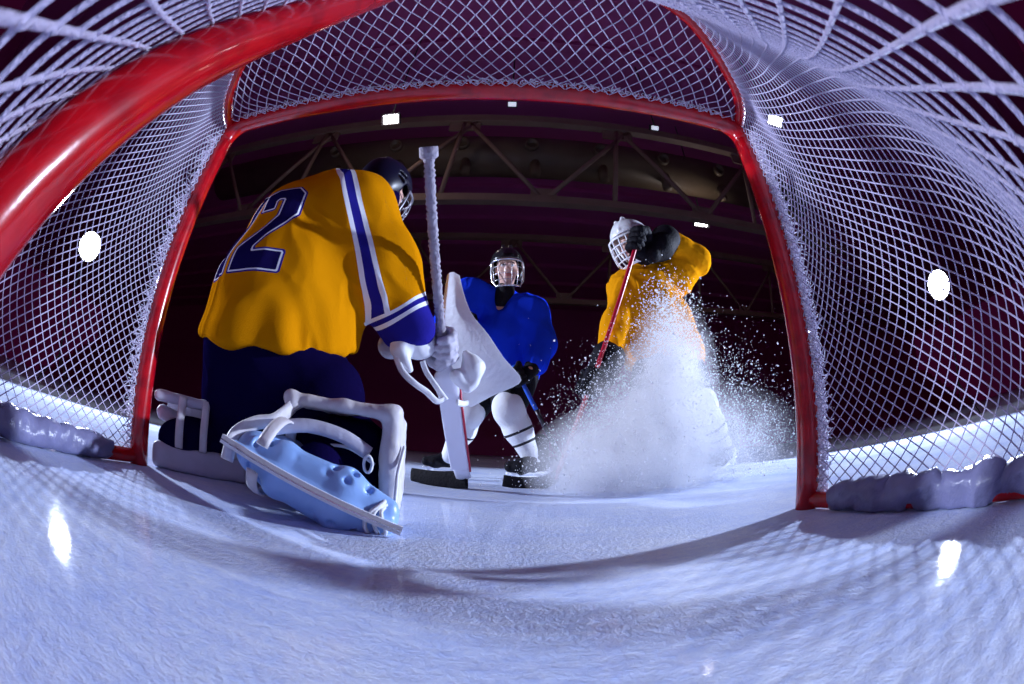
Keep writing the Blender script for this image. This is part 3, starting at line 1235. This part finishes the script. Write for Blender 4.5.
# goalie stick: shaft, paddle, curved blade
HEEL = A(-.030, 1.11, .0)
S0, S1 = A(-.108, .11, 1.045), A(-.074, .605, .528)
sd_ = unit(S1 - S0)
S2 = A(-.038, 1.03, .095)
stk = thing('goalie_stick', 'white goalie stick held upright with tape wound round its shaft and knob', 'hockey stick', tuple(HEEL))
side = unit(A(1, .1, 0) - sd_ * (A(1, .1, 0) @ sd_))
m = MB()
n_ = 90
pp = np.linspace(0, 1, n_)
m.tube(S0 + np.outer(pp, S1 - S0 + sd_ * .02), .0145 + .0022 * np.sin(pp * 300) + .001 * np.sin(pp * 97), 10, up=np.cross(sd_, side), flat=(1.2, .95))
m.build('taped_shaft', 'tape', stk)
m = MB()
m.tube([S0 - sd_ * .03, S0 - sd_ * .028, S0 + sd_ * .004, S0 + sd_ * .012], [.022, .0245, .0245, .017], 14, up=np.cross(sd_, side), flat=(1.25, 1))
m.build('tape_knob', 'tape', stk)
pd = unit(S2 - S1)
wd = unit(side - pd * (side @ pd))
th = np.cross(pd, wd)
fr_ = np.array([wd, th, pd])
fn = union([rbox((S1 + S2) / 2 + pd * .03, A(.043, .0115, np.linalg.norm(S2 - S1) / 2 - .045), fr_, .008), rbox(S1 + pd * .06, A(.022, .0125, .09), fr_, .008)], .05)
lo, hi = around([S1, S2], .1)
blob('paddle', fn, lo, hi, .005, 'paddle', stk)
m = MB()
e0, e1 = S1 + pd * .10 + wd * .046, S2 + wd * .045
m.tube([e0, e1], .0055, 6, up=th, flat=(1, 2))
m.build('paddle_edge', 'redline', stk)
tip = A(-.325, 1.28, .045)
bl = smooth_path([HEEL + A(.015, -.005, .055), HEEL + A(-.06, .035, .043), (-.20, 1.20, .040), tip], 20)
m = MB()
m.tube(bl, np.linspace(.05, .036, len(bl)), 12, up=(0, 0, 1), flat=(.22, 1.0))
o = m.build('stick_blade', 'blacktape', stk, bevel=0)
m = MB()
m.tube([S2 - pd * .05, HEEL + A(.0, .0, .06)], .04, 10, up=th, flat=(.95, .30))
m.build('blade_neck', 'paddle', stk)

# glove on the shaft, blocker board, forearm cuff and strap
grip_glove('blocker_glove', S1 - sd_ * .045, sd_, A(-1, -.25, .15), 'greyglove', G0, 1.0, .026, .08, .05)
rows = [[(-.108, .705, .907), (-.088, .715, .917), (-.062, .725, .903)],
        [(-.112, .705, .770), (-.065, .735, .770), (-.003, .745, .758)],
        [(-.104, .710, .664), (-.017, .750, .659), (.072, .770, .668)],
        [(-.088, .735, .580), (.026, .775, .582), (.137, .805, .585)],
        [(-.063, .775, .495), (.077, .825, .498), (.216, .855, .504)],
        [(-.043, .805, .430), (.042, .835, .434), (.120, .855, .453)],
        [(-.034, .820, .387), (-.014, .830, .389), (.010, .840, .400)]]
Gd = np.array(rows)
Gd = np.stack([smooth_path(Gd[:, j], 24) for j in range(3)], 1)
Gd = np.stack([np.stack([smooth_path(r_, 12) for r_ in Gd])], 0)[0]
m = MB()
m.grid(Gd, .026)
ob = m.build('blocker_board', 'white', G0)
bv = ob.modifiers.new('bevel', 'BEVEL')
bv.width = .007
bv.segments = 3
bv.limit_method = 'ANGLE'
# thumb wing and palm pad of the blocker glove
blob('thumb_guard', union([chain([(.006, .625, .545), (.034, .63, .50), (.036, .63, .445)], [.018, .040, .026], .02), chain([(-.02, .61, .46), (.015, .625, .42)], [.03, .02], .02)], .02), (-.15, .5, .3), (.15, .75, .68), .006, 'white', G0, folds=lambda V, N: .003 * noise(V, 30))
blob('blocker_cuff', union([chain([WR_ + AX * .01, (-.165, .535, .565), (-.138, .548, .545)], [.072, .066, .030], .03), chain([(-.222, .475, .59), (-.210, .475, .52), (-.175, .50, .455)], [.035, .030, .018], .02)], .02), (-.38, .34, .36), (.0, .72, .76), .006, 'white', G0, folds=lambda V, N: .004 * noise(V, 18) + .0015 * noise(V, 50))
m = MB()
m.tube(smooth_path([(-.232, .465, .575), (-.222, .465, .51), (-.195, .475, .445), (-.15, .50, .405), (-.115, .53, .385), (-.081, .56, .357), (-.056, .58, .373)], 34), .0085, 8, flat=(.5, 1.4))
m.tube(smooth_path([(-.135, .52, .49), (-.12, .525, .455), (-.083, .55, .405), (-.052, .58, .366)], 20), .0075, 8, flat=(.5, 1.4))
m.build('cuff_strap', 'white', G0)
m = MB()
m.tube(smooth_path([(.005, .828, .392), (-.004, .72, .372), (-.018, .63, .366)], 14), .009, 8, flat=(.6, 1.4))
m.build('board_strap', 'white', G0)
# catching glove, out of sight behind the body
grip_glove('catching_glove', (-.71, .83, .55), (.3, .3, 1), (-.3, -.3, .8), 'white', G0, 1.3, .03, .12, .07, h=.008)

# right skate, sole towards the net, and its pad
SKU = A(-.45, .88, .03)
sk = skate(G0, 'skate', (-.425, -.115, .150), (-.060, -.030, .022), SKU, 'skateblue', 'skateblue', True, .0055)
m = MB()
hv, tv = A(-.425, -.115, .150), A(-.06, -.03, .022)
lf = unit(np.cross(unit(tv - hv), SKU))
ax_ = unit(tv - hv)
upk = unit(SKU - ax_ * (SKU @ ax_))
c0 = hv + ax_ * .085
m.tube([c0 + lf * (.066 * math.cos(a)) * (1.25 if math.cos(a) < 0 else 1.6) + upk * (.105 * math.sin(a) + .085) for a in np.linspace(-1.25, 4.4, 30)], .012, 8, up=ax_, flat=(.35, 1.3))
m.build('heel_strap', 'cream', sk)
m = MB()
for k in range(3):
    c1 = tv - ax_ * (.02 + .012 * k) + upk * .035
    m.tube([c1 + lf * (.03 + .006 * k) * math.cos(a) + upk * .034 * math.sin(a) + ax_ * .012 * math.sin(2 * a + k) for a in np.linspace(0, 2 * math.pi, 20, endpoint=False)], .0048, 6, closed=True)
m.tube(smooth_path([tv + upk * .05, (-.075, .05, .09), (-.085, .10, .13), (-.080, .13, .19)], 20), .0045, 6)
m.build('toe_lace', 'white', sk)
m = MB()
for k in range(6):
    c1 = hv + ax_ * (.20 + .022 * k) + upk * .09 - lf * 0
    m.tube([c1 + lf * .046 + upk * .005, c1 + upk * .052 + lf * .03, c1 + upk * .055 - lf * .02, c1 - lf * .045 + upk * .01][0:4], .0028, 5)
m.build('boot_lacing', 'blacktape', sk)
pad = thing_pad = None
pa = unit(A(-.22, .97, 0))
pn = unit(A(.97, .22, 0))
pfm = np.array([pn, pa, A(0, 0, 1)])
p0 = A(-.112, .115, .145)
board = rbox(p0 + pa * .33, A(.024, .34, .142), pfm, .020)
wing = union([rbox(p0 + pa * .10 - pn * .125 + A(0, 0, .128), A(.135, .10, .011), pfm, .010)], 0)
kn_ = union([chain([p0 + A(0, 0, .12) - pn * .01, p0 - pn * .12 + A(0, 0, .128), p0 - pn * .245 + A(0, 0, .132)], [.017, .014, .012], .02), cap(p0 - pn * .255 + A(0, 0, .12), p0 - pn * .262 + A(0, 0, .133), .022)], .01)
lp = blob('leg_pad', union([board, wing, kn_], .02), (-.5, .0, .0), (.1, .95, .33), .007, 'cream', G0, folds=lambda V, N: .004 * noise(V, 22) + .002 * noise(V, 60))
m = MB()
m.tube(smooth_path([p0 - pn * .25 + A(0, -.01, .11), p0 - pn * .27 + A(0, -.05, .07), p0 - pn * .31 + A(0, -.07, .055), p0 - pn * .345 + A(0, -.10, .02), p0 - pn * .35 + A(0, -.12, -.04)], 24), .013, 8, flat=(.5, 1.4))
m.build('pad_strap', 'cream', lp)
m = MB()
m.tube(smooth_path([p0 - pn * .27 + A(0, -.06, .05), p0 - pn * .19 + A(0, -.04, .068), p0 - pn * .11 + A(0, -.02, .055), p0 - pn * .05 + A(0, .0, .02)], 24), .014, 8, flat=(.55, 1.3))
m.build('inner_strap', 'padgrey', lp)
m = MB()
m.tube(smooth_path([p0 - pn * .20 + A(0, 0, .02), p0 - pn * .11 + A(0, 0, .03), p0 - pn * .035 + A(0, 0, -.005)], 16), .004, 6)
m.tube([p0 - pn * .045 + A(0, -.02, -.005 + .02 * math.sin(a)) + pn * .010 * math.cos(a) for a in np.linspace(0, 6.28, 14, endpoint=False)], .004, 6, closed=True)
m.build('strap_cord', 'white', lp)
blob('leg_sock', union([chain([(-.28, .07, .12), (-.30, .22, .12), (-.36, .36, .20)], [.062, .085, .12], .04), rbox(p0 + pa * .3 - pn * .13, A(.10, .22, .105), pfm, .05)], .03), (-.6, -.05, .0), (.0, .75, .42), .009, 'navy', G0)
blob('leg_sock', chain([(-.66, .40, .13), (-.74, .30, .125), (-.86, .17, .11), (-.90, .13, .10)], [.10, .075, .065, .06], .04), (-1.05, .0, 0), (-.5, .6, .28), .009, 'navy', G0)
# left pad, lying by the post with its straps showing
q0, q1 = A(-.905, .055, .035), A(-.665, .255, .035)
qa = unit(q1 - q0)
qn = unit(A(-qa[1], qa[0], 0))
qf = np.array([qa, qn, A(0, 0, 1)])
ln = np.linalg.norm(q1 - q0)
qc = (q0 + q1) / 2
lpf = union([rbox(qc + qn * .06 + A(0, 0, .008), A(ln / 2 + .02, .07, .042), qf, .022), rbox(qc + qn * .05 + A(0, 0, .195) - qa * .0, A(ln / 2 + .03, .05, .017), qf, .014), chain([q0 + qn * .09 + A(0, 0, .14), qc + qn * .09 + A(0, 0, .115), q1 + qn * .08 + A(0, 0, .12)], [.028, .026, .03], .02), rbox(qc + qn * .17 + A(0, 0, .09), A(ln / 2, .02, .12), qf, .015)], .012)
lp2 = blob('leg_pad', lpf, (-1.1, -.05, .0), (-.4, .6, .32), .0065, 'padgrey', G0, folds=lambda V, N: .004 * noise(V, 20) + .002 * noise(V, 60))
for tt, wv in ((.27, .013), (.55, .012), (.92, .012)):
    m = MB()
    c1 = q0 + (q1 - q0) * tt
    m.tube(smooth_path([c1 - qn * .016 + A(0, 0, .045), c1 - qn * .03 + A(0, 0, .11), c1 - qn * .012 + A(0, 0, .165), c1 + qn * .0 + A(0, 0, .205)], 14), wv, 8, flat=(1.2, .4), up=qn)
    m.build('pad_strap', 'cream', lp2)


# ------------------------------------------------------------------ the skater in blue, facing the goal
B0 = thing('person', 'skater in blue jersey and black caged helmet crouching over a stick, striding on the ice', 'person', (.10, 1.85, 0))
BJ = dict(head=(.135, 1.76, 1.455), fwd=(.06, -.98, -.12), upv=(-.05, -.14, .98), neck=(.115, 1.86, 1.285), chest=(.12, 1.92, 1.12), pelvis=(.15, 2.02, .83),
          sha=(-.12, 1.86, 1.30), ela=(-.24, 1.79, 1.07), wra=(-.15, 1.71, .955), haa=(-.10, 1.64, .98),
          shb=(.315, 1.86, 1.19), elb=(.385, 1.80, .92), wrb=(.31, 1.66, .72), hab=(.245, 1.60, .67),
          hipa=(.05, 2.0, .78), kna=(-.075, 1.93, .46), ana=(-.235, 2.05, .125), toea=(-.36, 2.02, .075),
          hipb=(.24, 1.98, .78), knb=(.175, 1.80, .47), anb=(.355, 1.83, .135), toeb=(.25, 1.76, .075))
body(B0, BJ, 1.0, True, .0075)
g = lambda k: A(*BJ[k])
jf = union([squash(chain([(.15, 2.0, .78), (.135, 1.95, 1.0), (.115, 1.91, 1.17)], [.205, .19, .15], .05), (.14, 1.95, 1.0), (1, 0, 0), 1.18),
            chain([(.10, 1.90, 1.23), (-.12, 1.87, 1.295)], [.12, .12], .04), chain([(.11, 1.90, 1.22), (.31, 1.87, 1.175)], [.12, .125], .04),
            chain([(-.12, 1.87, 1.295), (-.25, 1.80, 1.09), (-.165, 1.71, .955)], [.12, .105, .085], .04),
            chain([(.31, 1.87, 1.17), (.385, 1.81, .94), (.345, 1.71, .78)], [.125, .105, .08], .04)], .06)
jf = inter(jf, plane((.15, 2.0, .735), (-.1, .15, -1)), .02)
jf = sub(jf, chain([(.14, 1.72, 1.36), (.095, 1.745, 1.20), (.085, 1.745, 1.14)], [.10, .055, .02]), .01)
bf1, bf2 = cloth_folds(.010, (.1, 0, 1), 9), cloth_folds(.010, (.3, .2, .9), 12)
blob('jersey', jf, (-.40, 1.5, .66), (.58, 2.3, 1.42), .0075, 'blue', B0, folds=lambda V, N: bf1(V, N) + .6 * bf2(V, N))
blob('neck_guard', chain([(.11, 1.86, 1.16), (.115, 1.84, 1.25), (.13, 1.80, 1.31)], [.06, .078, .068], .02), (-.1, 1.6, 1.1), (.35, 2.0, 1.45), .008, 'leather', B0)
pf = union([chain([(.15, 2.00, .84), (.15, 2.00, .74)], [.165, .175], .05), chain([(.06, 2.0, .74), (-.06, 1.94, .52)], [.15, .12], .05), chain([(.24, 1.98, .74), (.185, 1.83, .54)], [.15, .125], .05)], .05)
blob('hockey_pants', pf, (-.3, 1.6, .35), (.55, 2.3, 1.08), .009, 'leather', B0, folds=cloth_folds(.008, (.2, -.2, 1), 9))


def sock(parent, kn_, an, side_r, label=None):
    kn_, an = A(*kn_), A(*an)
    fw_ = A(0, -1, 0)
    f = union([chain([kn_ + A(0, -.01, .03), kn_ * .62 + an * .38, an], [.10, .09, .064], .04), ell(kn_ + A(0, -.03, .0), A(.10, .085, .11))], .03)
    lo, hi = around([kn_, an], .16)
    d = an - kn_

    def ring(V, N):
        return ((V - kn_) @ d) / (d @ d) + .05 * ((V - kn_) @ unit(np.cross(d, fw_))) / side_r * .3
    return blob('sock', f, lo, hi, .0065, 'sock', parent, folds=cloth_folds(.003, d, 14), attrs={'ring': ring})


sock(B0, (.175, 1.79, .47), (.355, 1.825, .15), .07)
sock(B0, (-.075, 1.925, .46), (-.225, 2.05, .145), .07)
M['boot'] = M['leather']
skate(B0, 'skate', (.455, 1.86, .012), (.165, 1.70, .006), (.02, -.02, 1), 'leather', 'whitepl')
skate(B0, 'skate', (-.13, 2.07, .006), (-.43, 2.02, .006), (-.05, 0, 1), 'leather', 'whitepl')
hm, W_, F_ = helmet(B0, BJ['head'], BJ['fwd'], BJ['upv'], 1.14, 'black', 'cage', wire=.0016, h=.0055)
bs0, bs1, bs2 = A(.046, 1.571, 1.012), A(.235, 1.585, .66), A(.475, 1.605, .215)
bd = unit(bs2 - bs0)
stkb = thing('hockey_stick', 'blue and black hockey stick held low across the body by the skater in blue', 'hockey stick', (.56, 1.6, 0))
m = MB()
m.tube(np.linspace(bs1 - bd * .075, A(.345, 1.593, .455), 10), .0145, 8, up=(0, 1, 0))
m.build('shaft', 'blueshaft', stkb)
m = MB()
m.tube(np.linspace(A(.345, 1.593, .455), A(.565, 1.613, .048), 10), .014, 8, up=(0, 1, 0))
m.build('lower_shaft', 'blackshaft', stkb)
m = MB()
m.tube(smooth_path([(.555, 1.612, .055), (.60, 1.58, .040), (.70, 1.50, .038), (.80, 1.43, .042)], 16), np.linspace(.036, .032, 16), 10, up=(0, 0, 1), flat=(.2, 1))
m.build('stick_blade', 'blacktape', stkb)
grip_glove('glove', bs1, -bd, (.55, .55, .35), 'leather', B0, 1.05, .0155, .10, .052, h=.005, wrist=(.34, 1.70, .77))
grip_glove('glove', A(-.10, 1.62, .985), (.3, -.3, .9), (-.4, .8, .15), 'leather', B0, 1.05, .0155, .13, .062, h=.006, wrist=(-.15, 1.70, .96))

# ------------------------------------------------------------------ the skater in gold braking in a spray of snow
Y0 = thing('person', 'skater in gold jersey and white caged helmet braking hard, one elbow raised to the face', 'person', (1.2, 1.5, 0))
YJ = dict(head=(.995, 1.49, 1.575), fwd=(-.78, -.52, -.30), upv=(-.28, -.05, .95), neck=(1.13, 1.56, 1.44), chest=(1.16, 1.60, 1.25), pelvis=(1.22, 1.60, .86),
          sha=(1.34, 1.57, 1.40), ela=(1.51, 1.50, 1.53), wra=(1.22, 1.40, 1.61), haa=(1.10, 1.36, 1.59),
          shb=(.94, 1.56, 1.27), elb=(.83, 1.47, .98), wrb=(.75, 1.40, .74), hab=(.68, 1.36, .64),
          hipa=(1.32, 1.57, .80), kna=(1.36, 1.42, .44), ana=(1.60, 1.48, .14), toea=(1.45, 1.39, .10),
          hipb=(1.12, 1.57, .80), knb=(.98, 1.36, .43), anb=(1.02, 1.28, .13), toeb=(.93, 1.18, .08))
body(Y0, YJ, 1.0, True, .009)
jf = union([squash(chain([(1.20, 1.61, .84), (1.17, 1.61, 1.05), (1.13, 1.60, 1.29)], [.235, .20, .165], .05), (1.18, 1.6, 1.0), (1, 0, 0), 1.22),
            chain([(1.12, 1.58, 1.35), (1.33, 1.57, 1.40)], [.13, .135], .04), chain([(1.10, 1.58, 1.33), (.95, 1.56, 1.26)], [.13, .125], .04),
            chain([(1.33, 1.57, 1.40), (1.49, 1.505, 1.52), (1.245, 1.42, 1.60)], [.135, .115, .082], .03),
            chain([(.95, 1.56, 1.26), (.845, 1.47, .99), (.775, 1.42, .80)], [.12, .10, .08], .04)], .06)
jf = inter(jf, plane((1.2, 1.6, .74), (.0, .05, -1)), .02)
yf1, yf2, yf3 = cloth_folds(.015, (-.1, 0, 1), 8), cloth_folds(.013, (-.8, -.2, .4), 10), cloth_folds(.008, (.5, .1, .8), 17)
blob('jersey', jf, (.60, 1.15, .66), (1.75, 1.98, 1.78), .0075, 'gold', Y0, folds=lambda V, N: np.where(V[:, 2] < 1.3, yf1(V, N), yf2(V, N)) + .6 * yf3(V, N))
pf = union([chain([(1.21, 1.61, .86), (1.21, 1.60, .74)], [.22, .21], .05), chain([(1.31, 1.57, .74), (1.355, 1.45, .50)], [.15, .12], .05), chain([(1.12, 1.57, .74), (.99, 1.39, .50)], [.15, .12], .05)], .05)
blob('hockey_pants', pf, (.75, 1.15, .32), (1.6, 1.95, 1.1), .010, 'navy', Y0, folds=cloth_folds(.008, (.2, -.2, 1), 9))
sock(Y0, (1.36, 1.42, .45), (1.59, 1.475, .16), .07)
sock(Y0, (.98, 1.36, .44), (1.02, 1.28, .15), .07)
skate(Y0, 'skate', (1.70, 1.53, .075), (1.415, 1.375, .010), (.22, -.0, 1), 'leather', 'whitepl')
skate(Y0, 'skate', (1.05, 1.36, .012), (.90, 1.12, .006), (.05, 0, 1), 'leather', 'whitepl')
hm, W_, F_ = helmet(Y0, YJ['head'], YJ['fwd'], YJ['upv'], 1.27, 'whitepl', 'whitecage', vents=False, wire=.0044, h=.0055)
ys0, ys1 = A(.985, 1.29, 1.56), A(.632, 1.33, .585)
ys2 = ys0 + (ys1 - ys0) * 1.55
yd = unit(ys1 - ys0)
stky = thing('hockey_stick', 'red shafted hockey stick running from the gloved fist at the white mask down into snow', 'hockey stick', (ys2[0], ys2[1], 0))
m = MB()
m.tube(np.linspace(ys0, ys2, 16), .0140, 8, up=(0, 1, 0))
m.build('shaft', 'redshaft', stky)
m = MB()
m.tube(np.linspace(ys0 - yd * .02, ys0 + yd * .10, 6), [.017, .018, .0165, .0165, .0165, .015], 10, up=(0, 1, 0))
m.build('tape_knob', 'blacktape', stky)
m = MB()
m.tube(smooth_path([ys2 + A(.01, 0, .02), ys2 + A(-.06, -.02, -.015), ys2 + A(-.18, -.04, -.02), ys2 + A(-.28, -.03, -.01)], 16), np.linspace(.036, .032, 16), 10, up=(0, 0, 1), flat=(.2, 1))
m.build('stick_blade', 'blacktape', stky)
grip_glove('glove', ys0 + yd * .075, -yd, (.85, .25, .2), 'leather', Y0, 1.5, .0155, .13, .072, h=.0055, wrist=(1.24, 1.41, 1.62))
grip_glove('glove', ys1, -yd, (.5, .5, .5), 'leather', Y0, 1.35, .0155, .15, .075, h=.0055, wrist=(.76, 1.41, .77))

# ------------------------------------------------------------------ the spray of snow thrown up by the braking skates
PL = [  # centre, spread, share, median flake radius
    ((.68, 1.02, .14), (.17, .11, .10), .20, .0017),
    ((.92, 1.08, .32), (.16, .10, .17), .34, .0018),
    ((1.06, 1.15, .64), (.10, .08, .16), .19, .0020),
    ((1.06, 1.16, .94), (.09, .07, .12), .028, .0030),
    ((1.45, 1.24, .22), (.26, .13, .14), .17, .0019),
    ((1.42, 1.22, .55), (.16, .12, .16), .016, .0030),
    ((1.1, 1.2, .40), (.36, .2, .26), .02, .0028),
    ((.68, 1.1, .36), (.12, .10, .12), .036, .0022)]
NF_ = 70000
cs, rs_ = [], []
for c, sd3, sh, rm in PL:
    n = int(NF_ * sh)
    p = rng.normal(0, 1, (n, 3)) * sd3 + c
    cs.append(p)
    rs_.append(np.clip(rm * np.exp(rng.normal(0, .45, n)), .0007, .0075))
P, r = np.concatenate(cs), np.concatenate(rs_)
P[:, 2] = np.abs(P[:, 2]) + .004
ok = (P[:, 1] > .55)
P, r = P[ok], r[ok]
n = len(P)
ax3 = rng.normal(0, 1, (n, 3, 3))
q_, _ = np.linalg.qr(ax3)
Vv = P[:, None, :] + np.einsum('kj,njl->nkl', np.array(OCT, float), q_) * (r * 1.0)[:, None, None] * (1 + .35 * rng.normal(0, 1, (n, 6, 1)).clip(-1.5, 1.5))
Ff = (np.array(OF)[None] + (np.arange(n) * 6)[:, None, None]).reshape(-1, 3)
sp = thing('snow_spray', 'bursting white spray of ice shavings hiding the legs of the braking skater in gold', 'snow spray', (.95, 1.1, 0), kind='stuff')
fo = mesh_obj('snow_flakes', Vv.reshape(-1, 3), Ff, 'snow', sp, False)
fo['kind'] = 'stuff'
vm = bpy.data.materials.new('snow_mist')
vm.use_nodes = True
nt = vm.node_tree
N, L = nt.nodes, nt.links
N.remove(N['Principled BSDF'])
pv = N.new('ShaderNodeVolumeScatter')
pv.inputs['Color'].default_value = (.985, .99, 1, 1)
pv.inputs['Anisotropy'].default_value = -.05
L.new(pv.outputs[0], N['Material Output'].inputs['Volume'])
tc = N.new('ShaderNodeTexCoord')
tot = None
base = A(.95, 1.1, 0)
MIST = (((.68, 1.03, .12), (.17, .11, .12), 34), ((.92, 1.08, .30), (.16, .10, .18), 26), ((1.06, 1.13, .62), (.10, .08, .16), 17), ((1.36, 1.22, .20), (.24, .13, .15), 5))
for c, sd3, amp in MIST:
    v1 = N.new('ShaderNodeVectorMath')
    v1.operation = 'SUBTRACT'
    L.new(tc.outputs['Object'], v1.inputs[0])
    v1.inputs[1].default_value = tuple(A(*c) - base)
    v2 = N.new('ShaderNodeVectorMath')
    v2.operation = 'DIVIDE'
    L.new(v1.outputs[0], v2.inputs[0])
    v2.inputs[1].default_value = sd3
    v3 = N.new('ShaderNodeVectorMath')
    v3.operation = 'DOT_PRODUCT'
    L.new(v2.outputs[0], v3.inputs[0])
    L.new(v2.outputs[0], v3.inputs[1])
    e = ma('EXPONENT', ma('MULTIPLY', v3.outputs['Value'], -.5), 0)
    e = ma('MULTIPLY', e, amp)
    tot = e if tot is None else ma('ADD', tot, e)
nn_ = ma('MULTIPLY', ma('SUBTRACT', nz(9, 4), .30), 3.2)
nn_.node.use_clamp = False
mx_ = ma('MAXIMUM', nn_, .05)
L.new(ma('MULTIPLY', tot, mx_), pv.inputs['Density'])
V, Q = nets(union([ell(A(*c), A(*s3) * 2.6) for c, s3, _ in MIST], .05), (.1, .5, -.45), (2.3, 1.8, 1.3), .03)
V[:, 2] = np.maximum(V[:, 2], .003)
mesh_obj('snow_mist', V, Q, vm, sp)['kind'] = 'stuff'
